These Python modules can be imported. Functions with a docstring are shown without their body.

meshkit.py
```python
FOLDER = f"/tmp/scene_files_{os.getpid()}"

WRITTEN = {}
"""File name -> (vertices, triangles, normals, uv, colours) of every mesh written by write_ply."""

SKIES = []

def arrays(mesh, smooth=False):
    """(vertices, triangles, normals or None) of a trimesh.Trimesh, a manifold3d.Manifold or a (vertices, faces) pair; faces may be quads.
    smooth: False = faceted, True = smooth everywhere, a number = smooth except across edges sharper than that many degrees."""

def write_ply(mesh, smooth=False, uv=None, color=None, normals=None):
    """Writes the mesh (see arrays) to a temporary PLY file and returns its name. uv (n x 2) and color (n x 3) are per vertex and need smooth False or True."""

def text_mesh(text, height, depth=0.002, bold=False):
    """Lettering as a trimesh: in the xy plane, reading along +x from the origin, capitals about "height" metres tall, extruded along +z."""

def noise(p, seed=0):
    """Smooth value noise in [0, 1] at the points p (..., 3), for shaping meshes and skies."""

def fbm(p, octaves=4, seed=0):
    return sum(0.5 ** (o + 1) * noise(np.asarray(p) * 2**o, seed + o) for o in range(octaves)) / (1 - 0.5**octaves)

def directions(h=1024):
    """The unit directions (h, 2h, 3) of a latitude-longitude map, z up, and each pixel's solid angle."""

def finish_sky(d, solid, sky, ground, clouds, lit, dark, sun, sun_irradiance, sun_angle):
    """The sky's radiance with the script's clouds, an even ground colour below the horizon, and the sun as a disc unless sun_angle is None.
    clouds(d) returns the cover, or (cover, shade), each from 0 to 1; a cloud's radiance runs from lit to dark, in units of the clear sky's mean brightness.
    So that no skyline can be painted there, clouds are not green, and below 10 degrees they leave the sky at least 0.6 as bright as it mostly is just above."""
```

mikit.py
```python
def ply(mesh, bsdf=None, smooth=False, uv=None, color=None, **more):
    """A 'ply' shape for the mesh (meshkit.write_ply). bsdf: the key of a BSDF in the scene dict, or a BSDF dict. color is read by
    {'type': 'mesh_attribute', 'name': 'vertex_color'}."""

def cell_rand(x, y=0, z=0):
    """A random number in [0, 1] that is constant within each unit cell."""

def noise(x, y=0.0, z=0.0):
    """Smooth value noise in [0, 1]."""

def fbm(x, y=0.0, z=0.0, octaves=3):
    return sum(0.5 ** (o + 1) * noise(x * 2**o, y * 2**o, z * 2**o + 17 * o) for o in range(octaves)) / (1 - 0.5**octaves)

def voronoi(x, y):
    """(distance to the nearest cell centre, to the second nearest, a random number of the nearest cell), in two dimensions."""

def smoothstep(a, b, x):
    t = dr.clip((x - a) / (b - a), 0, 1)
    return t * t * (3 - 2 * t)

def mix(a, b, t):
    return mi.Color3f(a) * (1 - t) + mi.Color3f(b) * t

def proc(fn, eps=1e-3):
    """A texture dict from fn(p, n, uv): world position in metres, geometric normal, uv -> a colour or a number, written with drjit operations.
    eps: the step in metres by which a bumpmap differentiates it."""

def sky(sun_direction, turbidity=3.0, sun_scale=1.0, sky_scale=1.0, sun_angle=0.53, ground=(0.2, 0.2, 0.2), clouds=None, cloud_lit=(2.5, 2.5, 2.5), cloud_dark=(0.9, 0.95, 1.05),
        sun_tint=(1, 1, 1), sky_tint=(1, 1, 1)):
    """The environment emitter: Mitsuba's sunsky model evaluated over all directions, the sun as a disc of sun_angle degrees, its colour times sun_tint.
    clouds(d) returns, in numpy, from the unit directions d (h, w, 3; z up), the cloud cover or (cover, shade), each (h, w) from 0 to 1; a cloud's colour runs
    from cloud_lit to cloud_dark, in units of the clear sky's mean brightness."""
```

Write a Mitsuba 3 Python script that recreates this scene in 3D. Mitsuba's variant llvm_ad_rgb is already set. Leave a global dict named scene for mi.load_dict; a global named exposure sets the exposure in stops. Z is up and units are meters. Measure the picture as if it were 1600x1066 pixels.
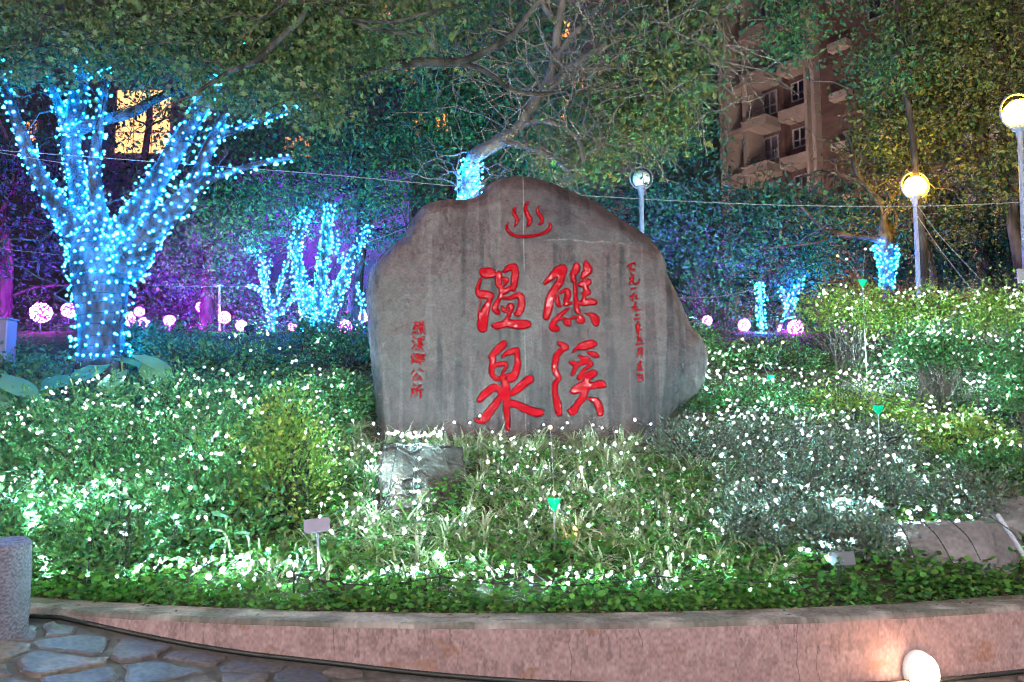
import math, numpy as np, trimesh, mitsuba as mi, drjit as dr, mikit, shapely
from shapely.geometry import Polygon, LineString, Point, box as sbox
from shapely.ops import unary_union
from scipy.spatial import Delaunay, Voronoi
from mikit import proc, fbm, noise, smoothstep, mix, voronoi, cell_rand
import meshkit
T = mi.ScalarTransform4f
scene, labels = {}, {}

# ---------------------------------------------------------------- camera, sky, lamp strengths, exposure
F, CX, CY = 1155.0, 800.0, 533.0          # focal length and centre of a 1600 x 1066 frame
PITCH = math.radians(5.0)
EYE = np.array([0.0, 0.0, 1.6])
FWD = np.array([0, math.cos(PITCH), math.sin(PITCH)]); UP = np.array([0, -math.sin(PITCH), math.cos(PITCH)])
scene['camera'] = {'type': 'perspective', 'fov': 2 * math.degrees(math.atan(800 / F)), 'fov_axis': 'x', 'near_clip': 0.1, 'far_clip': 3000.0,
                   'to_world': T().look_at(origin=EYE.tolist(), target=(EYE + FWD).tolist(), up=[0, 0, 1])}
exposure = 2.2
scene['sky'] = {**mikit.sky((0.4, 0.8, 0.06), turbidity=3, sun_scale=0.0, sky_scale=0.04, sky_tint=(0.5, 0.62, 1.0), ground=(0.1, 0.1, 0.1)), 'sampling_weight': 1.0}
L_WHITE = (70.0, 142.0, 156.0)
L_CYAN = (0.10, 15.0, 62.0)
L_BALL = (14.0, 1.3, 24.0)
L_WARM = (24.0, 12.0, 3.0)
L_GLOBE = (36.0, 19.0, 0.17)
L_FILL = (185.0, 172.0, 172.0)
L_TEAL = (40.0, 260.0, 190.0)
L_GREEN = (120.0, 420.0, 190.0)
L_PURPLE = (640.0, 12.0, 1350.0)
L_SPOT = (60.0, 36.0, 22.0)
L_WINDOW = (.55, 0.16, 0.045)

def rng(seed): return np.random.default_rng(seed)

def P(px, py, y):
    """The point at world depth y that the direction of frame position (px, py) meets."""
    d = FWD + np.array([1.0, 0, 0]) * (px - CX) / F + UP * (CY - py) / F
    return EYE + d * (y / d[1])

# ---------------------------------------------------------------- entries
_used = set()
def numbered(base, parent=None):
    k = f'{parent}__{base}' if parent else base
    n, c = k, 0
    while n in _used:
        c += 1; n = f'{k}_{c:03d}'
    _used.add(n)
    return n

def thing(name, label, cat, group=None):
    k = numbered(name); labels[k] = {'label': label, 'category': cat}
    if group: labels[k]['group'] = group
    return k

def obj(name, mesh, bsdf, parent=None, smooth=False, color=None, emit=None, weight=1.0, label=None, cat=None, group=None, kind=None, to_world=None):
    k = numbered(name, parent)
    d = dict(mesh) if isinstance(mesh, dict) else mikit.ply(mesh, bsdf, smooth=smooth, color=color)
    if emit is not None:
        d['emitter'] = {'type': 'area', 'radiance': {'type': 'rgb', 'value': list(emit)}, 'sampling_weight': float(weight)}
    if to_world is not None: d['to_world'] = to_world
    scene[k] = d
    l = {a: b for a, b in (('label', label), ('category', cat), ('group', group), ('kind', kind)) if b}
    if l: labels[k] = l
    return k

class MB:
    def __init__(self): self.v, self.f, self.c, self.n = [], [], [], 0
    def add(self, v, f, c=None):
        v = np.asarray(v, float); f = np.asarray(f, int)
        if f.shape[1] == 4: f = np.vstack([f[:, [0, 1, 2]], f[:, [0, 2, 3]]])
        self.v.append(v); self.f.append(f + self.n); self.n += len(v)
        if c is not None: self.c.append(np.broadcast_to(c, (len(v), 3)))
        return self
    def mesh(self): return np.vstack(self.v), np.vstack(self.f)
    def col(self): return np.vstack(self.c) if self.c else None

def catmull(p, n=6):
    p = np.asarray(p, float)
    if len(p) < 3: return np.array([p[0] + (p[-1] - p[0]) * t for t in np.linspace(0, 1, n + 1)])
    q = np.vstack([2 * p[0] - p[1], p, 2 * p[-1] - p[-2]]); out = []
    for i in range(1, len(q) - 2):
        a, b, c, d = q[i - 1], q[i], q[i + 1], q[i + 2]
        for t in np.linspace(0, 1, n, endpoint=False):
            out.append(0.5 * (2 * b + (c - a) * t + (2 * a - 5 * b + 4 * c - d) * t * t + (3 * b - a - 3 * c + d) * t ** 3))
    out.append(p[-1]); return np.array(out)

def frames(p):
    t = np.gradient(p, axis=0); t /= np.linalg.norm(t, axis=1, keepdims=True) + 1e-12
    a = np.cross(t[0], [0, 0, 1.0] if abs(t[0][2]) < 0.9 else [1.0, 0, 0]); a /= np.linalg.norm(a)
    A = []
    for k in t:
        a = a - k * (a @ k); a /= np.linalg.norm(a) + 1e-12; A.append(a)
    A = np.array(A); return t, A, np.cross(t, A)

def tube(points, radii, sides=6, caps=True, rough=0.0, seed=0):
    p = np.asarray(points, float); r = np.broadcast_to(np.asarray(radii, float), (len(p),))
    t, A, B = frames(p); ang = np.arange(sides) * 2 * math.pi / sides
    rr = np.repeat(r[:, None], sides, 1)
    d = np.cos(ang)[None, :, None] * A[:, None] + np.sin(ang)[None, :, None] * B[:, None]
    if rough: rr = rr * (1 + rough * (meshkit.fbm((p[:, None] * 2.2 + d * 1.2), 3, seed) - 0.5) * 2)
    v = (p[:, None] + rr[..., None] * d).reshape(-1, 3)
    i, j = np.meshgrid(np.arange(len(p) - 1), np.arange(sides), indexing='ij')
    q = np.stack([i * sides + j, i * sides + (j + 1) % sides, (i + 1) * sides + (j + 1) % sides, (i + 1) * sides + j], -1).reshape(-1, 4)
    f = np.vstack([q[:, [0, 1, 2]], q[:, [0, 2, 3]]])
    if caps:
        n = len(v); v = np.vstack([v, p[0], p[-1]]); k = np.arange(sides); o = (len(p) - 1) * sides
        f = np.vstack([f, np.stack([k * 0 + n, (k + 1) % sides, k], 1), np.stack([k * 0 + n + 1, o + k, o + (k + 1) % sides], 1)])
    return v, f

def tri(m): return np.array(m.vertices), np.array(m.faces)
def box(x0, x1, y0, y1, z0, z1, bevel=0.0):
    if not bevel:
        b = trimesh.creation.box(extents=[x1 - x0, y1 - y0, z1 - z0]); b.apply_translation([(x0 + x1) / 2, (y0 + y1) / 2, (z0 + z1) / 2]); return tri(b)
    e = np.array([[x0, x1], [y0, y1], [z0, z1]]); pts = []
    for s in np.ndindex(2, 2, 2):
        c = np.array([e[k][s[k]] for k in range(3)])
        for k in range(3):
            o = np.array([bevel if s[m] == 0 else -bevel for m in range(3)], float); o[k] = 0; pts.append(c + o)
    return tri(trimesh.convex.convex_hull(np.array(pts)))
def lathe(profile, center, sides=24):
    pr = np.asarray(profile, float); ang = np.arange(sides) * 2 * math.pi / sides
    v = np.stack([pr[:, None, 0] * np.cos(ang), pr[:, None, 0] * np.sin(ang), np.repeat(pr[:, 1:2], sides, 1)], -1).reshape(-1, 3) + np.asarray(center)
    i, j = np.meshgrid(np.arange(len(pr) - 1), np.arange(sides), indexing='ij')
    q = np.stack([i * sides + j, i * sides + (j + 1) % sides, (i + 1) * sides + (j + 1) % sides, (i + 1) * sides + j], -1).reshape(-1, 4)
    return v, np.vstack([q[:, [0, 1, 2]], q[:, [0, 2, 3]]])
ICO = {k: tri(trimesh.creation.icosphere(subdivisions=k)) for k in (0, 1, 2, 3)}
def ball(c, r, k=1): return ICO[k][0] * r + np.asarray(c), ICO[k][1]

# ---------------------------------------------------------------- leaves
DIAMOND = (np.array([[0, 0, 0], [.26, .48, .06], [0, 1, -.04], [-.26, .48, .06], [0, .5, -.02]], float), np.array([[0, 1, 4], [1, 2, 4], [2, 3, 4], [3, 0, 4]]))
FLAT = (np.array([[0, 0, 0], [.27, .48, .05], [0, 1, 0], [-.27, .48, .05]], float), np.array([[0, 1, 2], [0, 2, 3]]))
ROUND = (np.array([[0, 0, 0], [.36, .25, .05], [.42, .62, .04], [0, 1, -.05], [-.42, .62, .04], [-.36, .25, .05]], float), np.array([[0, 1, 5], [1, 2, 5], [2, 4, 5], [2, 3, 4]]))
def _star():
    v = [[0, .3, .03]]
    for a, r in ((-90, .3), (-35, .30), (-5, .62), (22, .28), (46, .70), (68, .32), (90, .78), (112, .32), (134, .70), (158, .28), (185, .62), (215, .30)):
        v.append([r * math.cos(math.radians(a)), .3 + r * math.sin(math.radians(a)), -.05 if r > .5 else .02])
    return np.array(v), np.array([[0, i, i % 12 + 1] for i in range(1, 13)])
STAR = _star()

def leaf_mesh(mb, pos, size, shape, colour, r, up=0.6, spread=0.25, lit=0.0, direction=None, droop=0.0):
    """Adds one leaf of the shape at each position, with its own turn, size and colour."""
    n = len(pos)
    if not n: return
    nor = r.normal(size=(n, 3)); nor /= np.linalg.norm(nor, axis=1, keepdims=True)
    nor = nor + np.array([0, 0, up]); nor /= np.linalg.norm(nor, axis=1, keepdims=True)
    d = r.normal(size=(n, 3)) if direction is None else direction + 0.5 * r.normal(size=(n, 3))
    d[:, 2] -= droop
    d = d - nor * (d * nor).sum(1, keepdims=True); d /= np.linalg.norm(d, axis=1, keepdims=True) + 1e-9
    x = np.cross(d, nor); s = np.asarray(size) * r.uniform(.5, 1.35, n)
    v = pos[:, None] + s[:, None, None] * (shape[0][None, :, :1] * x[:, None] + shape[0][None, :, 1:2] * d[:, None] + shape[0][None, :, 2:] * nor[:, None])
    m = len(shape[0]); f = (shape[1][None] + (np.arange(n) * m)[:, None, None]).reshape(-1, 3)
    base = np.asarray(colour, float)
    if base.ndim == 2: base = base[r.integers(0, len(base), n)]
    c = base * (1 + spread * r.normal(size=(n, 1))) * (1 + .5 * spread * r.normal(size=(n, 3)))
    mb.add(v.reshape(-1, 3), f, np.repeat(np.clip(c, .004, .9), m, 0))

# ---------------------------------------------------------------- materials
def two(d): return {'type': 'twosided', 'bsdf': d}
def plain(rgb, rough=.6, metal=0.0, spec=.4, **more): return two({'type': 'principled', 'base_color': {'type': 'rgb', 'value': list(rgb)}, 'roughness': rough, 'metallic': metal, 'specular': spec, **more})
def tex(fn, rough=.8, spec=.3, bump=None, height=.004, eps=1e-3):
    d = {'type': 'principled', 'base_color': proc(fn), 'roughness': rough, 'specular': spec}
    if bump: d = {'type': 'bumpmap', 'arbitrary': proc(bump, eps), 'scale': height, 'bsdf': d}
    return two(d)
scene['leaf'] = {'type': 'principledthin', 'base_color': {'type': 'mesh_attribute', 'name': 'vertex_color'}, 'roughness': .45, 'diff_trans': .7, 'eta': 1.4}
scene['blade'] = {'type': 'principledthin', 'base_color': {'type': 'mesh_attribute', 'name': 'vertex_color'}, 'roughness': .5, 'diff_trans': .5, 'eta': 1.4}

def f_bark(p, n, uv):
    a = fbm(p.x * 9, p.y * 9, p.z * 2.5, 3); b = noise(p.x * 40, p.y * 40, p.z * 9)
    return mix((.026, .021, .018), (.080, .066, .058), smoothstep(.3, .7, a)) * (.65 + .5 * b)
def b_bark(p, n, uv): return fbm(p.x * 22, p.y * 22, p.z * 6, 3)
scene['bark'] = tex(f_bark, .9, .2, b_bark, .02)
def f_palebark(p, n, uv): return mix((.09, .078, .066), (.23, .20, .175), fbm(p.x * 8, p.y * 8, p.z * 4, 3))
scene['pale_bark'] = tex(f_palebark, .85, .2)

def f_stone(p, n, uv):
    st = .55 * fbm(p.x * 17, 3.1, p.z * .7, 3) + .45 * fbm(p.x * 4.5, 6.1, p.z * .5, 2); fine = fbm(p.x * 26, p.y * 26, p.z * 10, 3)
    big = fbm(p.x * 1.3, p.y, p.z * 1.1, 3)
    c = mix((.062, .036, .037), (.098, .063, .062), smoothstep(.35, .65, fine * .5 + big * .5))
    c = mix(c, mi.Color3f(.112, .066, .064), smoothstep(.5, .75, fbm(p.x * 1.1 + 5, 0, p.z * .9, 2)) * .55)       # reddish veins of the rock
    c = mix(c, mi.Color3f(.070, .056, .052), smoothstep(.45, .7, fbm(p.x * 1.7 + 9, 0, p.z * 1.3 + 4, 2)) * .45)
    c = mix(c, mi.Color3f(.022, .019, .020), smoothstep(.51, .64, st + .25 * (fine - .5)) * .72)                                        # dark run marks
    c = mix(c, mi.Color3f(.135, .098, .096), smoothstep(.56, .70, fbm(p.x * 15 + 30, 1.1, p.z * .8 + 3, 3)) * .5)             # pale run marks
    crust = smoothstep(.02, -.03, 3.19 - .05 * (p.x - .5) + .12 * (noise(p.x * 5, 4) - .5) + .10 * (fine - .5) - p.z) * smoothstep(-.1, .35, p.x + .3 * (big - .5))
    c = mix(c, mi.Color3f(.032, .024, .028), crust * (.35 + .5 * fine))                                           # dark crust above the ledge line
    seam = smoothstep(.009, .003, dr.abs(p.x - .115 - .012 * noise(p.z * 4, 7) + .01 * (p.z - 2.5))) * smoothstep(.25, .6, noise(p.z * 5, 2, 3))
    c = mix(c, mi.Color3f(.28, .26, .25), seam * .4)
    pat = fbm(p.x * 3, 2.0, p.z * 3.4, 3)
    c = mix(c, mi.Color3f(.12, .10, .098), smoothstep(.60, .74, pat) * .3)
    sc = smoothstep(.012, .004, dr.abs(p.z - 3.19 + .03 * (p.x - .5) - .03 * noise(p.x * 9, 4))) * smoothstep(.25, .4, p.x) * smoothstep(1.25, 1.0, p.x)
    c = mix(c, mi.Color3f(.26, .23, .225), sc * .3 * smoothstep(.35, .6, fbm(p.x * 14, p.z * 30, 2, 3)))
    return c * (.62 + .5 * noise(p.x * 85, p.y * 85, p.z * 60) + .26 * noise(p.x * 33, 2.0, p.z * 21))
def b_stone(p, n, uv): return fbm(p.x * 16, p.y * 16, p.z * 9, 4) + .3 * fbm(p.x * 60, p.y * 60, p.z * 40, 2)
scene['monument_rock'] = tex(f_stone, .62, .35, b_stone, .03)
scene['red_paint'] = plain((.30, .0008, .006), .2, spec=.25)

def f_rock(p, n, uv):
    a = fbm(p.x * 6, p.y * 6, p.z * 6, 4); b = fbm(p.x * 4 + 4, p.y * 4, p.z * 3, 4); e = fbm(p.x * 9 + 1, p.y * 9, p.z * 2.4, 3)
    c = mix((.11, .092, .082), (.26, .225, .20), smoothstep(.3, .65, a))
    c = mix(c, mi.Color3f(.32, .29, .26), smoothstep(.40, .58, e) * .8)          # pale veins
    c = mix(c, mi.Color3f(.04, .034, .032), smoothstep(.50, .60, b) * .8)                                 # dark crust
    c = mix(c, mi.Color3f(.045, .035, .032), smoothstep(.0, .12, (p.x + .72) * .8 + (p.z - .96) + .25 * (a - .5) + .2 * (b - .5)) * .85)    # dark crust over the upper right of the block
    return c * (.6 + .6 * noise(p.x * 60, p.y * 60, p.z * 60))
def b_rock(p, n, uv): return fbm(p.x * 14, p.y * 14, p.z * 18, 4)
scene['grey_rock'] = tex(f_rock, .85, .25, b_rock, .02)
def f_boulder(p, n, uv): return mix((.10, .090, .092), (.22, .20, .205), fbm(p.x * 6, p.y * 6, p.z * 9, 4)) * (.75 + .4 * noise(p.x * 50, p.y * 50, p.z * 50))
scene['pale_rock'] = tex(f_boulder, .85, .25, b_rock, .02)

def f_wall(p, n, uv):
    c = mix((.225, .140, .138), (.275, .185, .180), fbm(p.x * 4, p.z * 6, 1, 4))
    c = mix(c, mi.Color3f(.33, .25, .245), smoothstep(.45, .75, fbm(p.x * 60, p.z * 24, 5, 3)) * .45)            # paler threads in the worn paint
    c = mix(c, mi.Color3f(.14, .095, .093), smoothstep(.55, .75, fbm(p.x * 50, p.z * 16, 8, 3)) * smoothstep(.42, .6, fbm(p.x * 2.5, p.z * 5, 9, 2)) * .7)   # grime runs
    c = mix(c, mi.Color3f(.17, .11, .105), smoothstep(.6, .7, fbm(p.x * 11, p.z * 15, 4, 4)) * .5)                 # blistered spots
    c = mix(c, mi.Color3f(.20, .10, .06), smoothstep(.68, .78, fbm(p.x * 4.6 + 3, p.z * 9, 2, 4)) * .6)            # rust
    for x0, z0, z1 in ((-.93, .30, .46), (.30, .20, .40), (.66, .33, .46), (1.50, .12, .45), (1.62, .10, .34), (-2.05, .36, .46)):   # fine cracks
        ck = dr.abs(p.x - x0 - .07 * (fbm(p.z * 8, x0 * 9, 2, 3) - .5)) + .002 * noise(p.x * 90, p.z * 90)
        c = mix(c, mi.Color3f(.09, .06, .055), smoothstep(.0045, .0015, ck) * smoothstep(z0, z0 + .03, p.z) * smoothstep(z1 + .01, z1 - .01, p.z) * .75)
    return c * (.74 + .44 * noise(p.x * 90, p.y * 90, p.z * 55))
def b_wall(p, n, uv): return fbm(p.x * 30, p.y * 30, p.z * 12, 3)
scene['pink_render'] = tex(f_wall, .8, .25, b_wall, .004)
def f_cap(p, n, uv):
    c = mix((.12, .10, .09), (.27, .235, .215), smoothstep(.3, .7, fbm(p.x * 5, p.y * 7, 1, 4)))
    c = mix(c, mi.Color3f(.09, .09, .07), smoothstep(.52, .7, fbm(p.x * 3, p.y * 11, 6, 3)) * .8)
    return c * (.75 + .4 * noise(p.x * 70, p.y * 70, 3))
scene['weathered_cap'] = tex(f_cap, .85, .25, b_wall, .005)
def flag(a, b, k):
    def fn(p, n, uv):
        c = mix(a, b, fbm(p.x * 4 + k, p.y * 5, 2, 4))
        c = mix(c, mi.Color3f(.05, .05, .05), smoothstep(.55, .75, fbm(p.x * 9, p.y * 9, k, 3)) * .5)
        return c * (.75 + .4 * noise(p.x * 60, p.y * 60, k))
    return fn
def b_flag(p, n, uv): return fbm(p.x * 12, p.y * 12, 3, 4)
for i, (a, b) in enumerate((((.060, .048, .046), (.140, .115, .110)), ((.080, .060, .050), (.165, .128, .105)), ((.052, .048, .052), (.115, .106, .112)))):
    scene[f'slate_{("grey", "warm", "blue")[i]}'] = tex(flag(a, b, 3.0 * i), .55, .35, b_flag, .025)
def f_joint(p, n, uv): return mix((.035, .032, .03), (.10, .09, .08), fbm(p.x * 20, p.y * 20, 0, 3))
scene['joint'] = tex(f_joint, .9, .2, b_flag, .01)
def f_soil(p, n, uv): return mix((.03, .025, .018), (.085, .07, .05), fbm(p.x * 7, p.y * 7, 1, 4)) * (.7 + .5 * noise(p.x * 50, p.y * 50))
scene['soil'] = tex(f_soil, .95, .1, b_flag, .03)
def f_granite(p, n, uv): return mix((.05, .042, .058), (.17, .145, .185), noise(p.x * 110, p.y * 110, p.z * 110)) * (.7 + .5 * fbm(p.x * 8, p.y * 8, p.z * 8, 2))
scene['granite'] = tex(f_granite, .7, .3, lambda p, n, uv: noise(p.x * 90, p.y * 90, p.z * 90), .004)
scene['post_paint'] = plain((.24, .24, .32), .4)
scene['opal'] = plain((.78, .78, .74), .2, spec=.6)
scene['cable_black'] = plain((.02, .022, .02), .5)
scene['wire_pale'] = plain((.28, .28, .29), .5)
scene['bulb'] = plain((.6, .6, .6), .3)
scene['lilac_plate'] = plain((.20, .165, .23), .5)
scene['grey_plate'] = plain((.06, .063, .08), .5)
scene['steel'] = plain((.5, .5, .52), .35, metal=.6)
scene['green_plastic'] = {'type': 'principledthin', 'base_color': {'type': 'rgb', 'value': [.02, .72, .42]}, 'roughness': .2, 'diff_trans': 1.0, 'eta': 1.45}
scene['ball_wire'] = plain((.08, .06, .08), .5)
scene['white_stick'] = plain((.42, .42, .46), .5)
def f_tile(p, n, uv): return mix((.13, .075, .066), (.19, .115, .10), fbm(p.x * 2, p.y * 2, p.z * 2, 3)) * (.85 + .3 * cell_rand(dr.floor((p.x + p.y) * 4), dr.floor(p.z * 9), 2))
scene['shaded_brown_tile'] = tex(f_tile, .6, .3)  # brown tile, darkened to stand in for shade in the recesses
def f_pinktile(p, n, uv): return mix((.42, .335, .28), (.52, .425, .36), fbm(p.x * 3, p.y * 3, p.z * 1.2, 3)) * (.92 + .16 * cell_rand(dr.floor((p.x - p.y) * 5), dr.floor(p.z * 12), 4))
scene['pink_tile'] = tex(f_pinktile, .6, .3)
scene['window_frame'] = plain((.42, .42, .44), .4)
scene['glass'] = {'type': 'thindielectric', 'int_ior': 1.5}
scene['rail'] = plain((.08, .07, .08), .5)
scene['purple_cast_render'] = plain((.22, .17, .30), .8)  # mauve tint holds the purple light on the terrace wall
scene['night_wall'] = plain((.16, .13, .15), .85)
scene['lit_glass'] = plain((.5, .4, .3), .4)

# ---------------------------------------------------------------- the lie of the land
def wall_back(x): return 4.14 + .043 * np.minimum(np.abs(x), 3.5) ** 2
GS, GZ = [-1, 0, .3, 1, 1.5, 2.9, 4.8, 7.5, 9.5, 12, 25, 100, 1500], [.43, .45, .475, .69, .855, 1.25, 2.02, 2.82, 3.02, 3.2, 3.8, 5, 8]
def G(x, y):
    x, y = np.asarray(x, float), np.asarray(y, float)
    return np.interp(y - wall_back(x), GS, GZ) + .05 * (meshkit.fbm(np.stack([x * 1.3, y * 1.3, x * 0], -1), 3, 5) - .5) * np.clip(y - wall_back(x), 0, 1)
def PV(x): return np.interp(x, [-3.2, -2.47, -2.07, -1.7, -1.34, -1.0, -0.66, -0.33, 0.16, 1.5, 40], [0.44, 0.447, 0.391, 0.349, 0.312, 0.284, 0.257, 0.233, 0.196, 0.136, 0.0])
CAP = .478; CAPW = .21
# ---------------------------------------------------------------- ground, pavement
xs = np.unique(np.concatenate([np.linspace(-7, 8, 151), np.sign(np.linspace(-1, 1, 41)) * np.abs(np.linspace(-1, 1, 41)) ** 3 * 900]))
ss = np.concatenate([np.linspace(-.12, 10, 102), np.linspace(10.5, 30, 30), np.geomspace(32, 1400, 24)])
X, S = np.meshgrid(xs, ss, indexing='ij'); Y = wall_back(np.clip(X, -12, 12)) + S
def grid_faces(a, b):
    i, j = np.meshgrid(np.arange(a - 1), np.arange(b - 1), indexing='ij'); q = i * b + j
    return np.stack([q, q + b, q + b + 1, q + 1], -1).reshape(-1, 4)
Z = np.interp(S, GS, GZ) + .05 * (meshkit.fbm(np.stack([X * 1.3, Y * 1.3, X * 0], -1), 3, 5) - .5) * np.clip(S, 0, 1)
obj('ground', (np.stack([X, Y, Z], -1).reshape(-1, 3), grid_faces(*X.shape)), 'soil', smooth=True, kind='structure', label='dark soil of the sloping garden bed rising behind the low pink wall', cat='ground')

def wall_front(x): return wall_back(x) - CAPW
xs = np.unique(np.concatenate([np.linspace(-7, 8, 101), np.sign(np.linspace(-1, 1, 31)) * np.abs(np.linspace(-1, 1, 31)) ** 3 * 900]))
ys = np.concatenate([-np.geomspace(900, 1, 20), np.linspace(0, 1, 24)])
X, K = np.meshgrid(xs, ys, indexing='ij')
Y = np.where(K < 0, K, K * (wall_front(np.clip(X, -12, 12)) + .1))
obj('pavement', (np.stack([X, Y, PV(X) - .014], -1).reshape(-1, 3), grid_faces(*X.shape)), 'joint', smooth=True, kind='structure', label='crazy paving of dark slate flags in front of the pink wall', cat='pavement')
r = rng(11)
pts = [(x + r.uniform(-.14, .14) + (.18 if j % 2 else 0), y + r.uniform(-.08, .08)) for j, y in enumerate(np.arange(1.9, 4.9, .22)) for x in np.arange(-4.6, 3.2, .36)]
vor = Voronoi(np.array(pts))
bed = Polygon([(x, 2.2) for x in (-4.2, 3.0)] + [(x, float(wall_front(x)) - .075) for x in np.linspace(3.0, -4.2, 60)])
for k, reg in enumerate(vor.point_region):
    ids = vor.regions[reg]
    if -1 in ids or len(ids) < 3: continue
    g = Polygon(vor.vertices[ids]).intersection(bed).buffer(-.02)
    if g.is_empty or g.area < .012: continue
    if g.geom_type != 'Polygon': g = max(g.geoms, key=lambda a: a.area)
    g = g.buffer(-.03).buffer(.03, quad_segs=2)
    if g.is_empty or g.geom_type != 'Polygon': continue
    o = np.array(g.exterior.coords)[:-1][::-1] if not g.exterior.is_ccw else np.array(g.exterior.coords)[:-1]
    g = g.segmentize(.06).buffer(0); o = np.array(g.exterior.coords)[:-1]; o = o if g.exterior.is_ccw else o[::-1]
    o = o + r.normal(0, .009, o.shape); c = o.mean(0); i = c + (o - c) * (1 - .014 / np.maximum(np.linalg.norm(o - c, axis=1, keepdims=True), .02))
    tilt = r.normal(0, .012, 2); lift = r.uniform(-.004, .006); n = len(o)
    zo = PV(o[:, 0]) + lift - .006 + (o - c) @ tilt; zi = PV(i[:, 0]) + lift + (i - c) @ tilt
    v = np.vstack([np.c_[o, zo - .04], np.c_[o, zo], np.c_[i, zi], [[*c, float(PV(c[0]) + lift)]]]); q = np.arange(n); w = (q + 1) % n
    f = np.vstack([np.stack([q, w, w + n], 1), np.stack([q, w + n, q + n], 1), np.stack([q + n, w + n, w + 2 * n], 1), np.stack([q + n, w + 2 * n, q + 2 * n], 1), np.stack([q + 2 * n, w + 2 * n, q * 0 + 3 * n], 1)])
    obj('flagstone', (v, f), ('slate_grey', 'slate_warm', 'slate_blue')[r.choice(3, p=[.4, .3, .3])], 'pavement')

# ---------------------------------------------------------------- the low wall
wl = thing('retaining_wall', 'low curved pink rendered retaining wall holding up the garden bed', 'wall')
xs = np.linspace(-9, 9, 721); yb, yf = wall_back(xs), wall_front(xs)
def strip(profile, seed, amp):
    """A profile of (offset from the front face, height) swept along the wall's curve."""
    pr = np.array(profile); v = np.stack([np.repeat(xs[:, None], len(pr), 1), yf[:, None] + pr[None, :, 0], np.repeat(pr[None, :, 1], len(xs), 0)], -1)
    d = (meshkit.fbm(v * 3.1, 3, seed) - .5) * amp + (meshkit.fbm(v * 14, 2, seed + 3) - .5) * amp * .5
    v[..., 1] += d; v[..., 2] += .6 * d
    return v.reshape(-1, 3), grid_faces(len(xs), len(pr))
obj('face', strip([(0, z) for z in np.linspace(-.12, CAP - .028, 18)], 21, .012), 'pink_render', wl, smooth=True, label='pink painted front face with cracks and rust stains')
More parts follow.
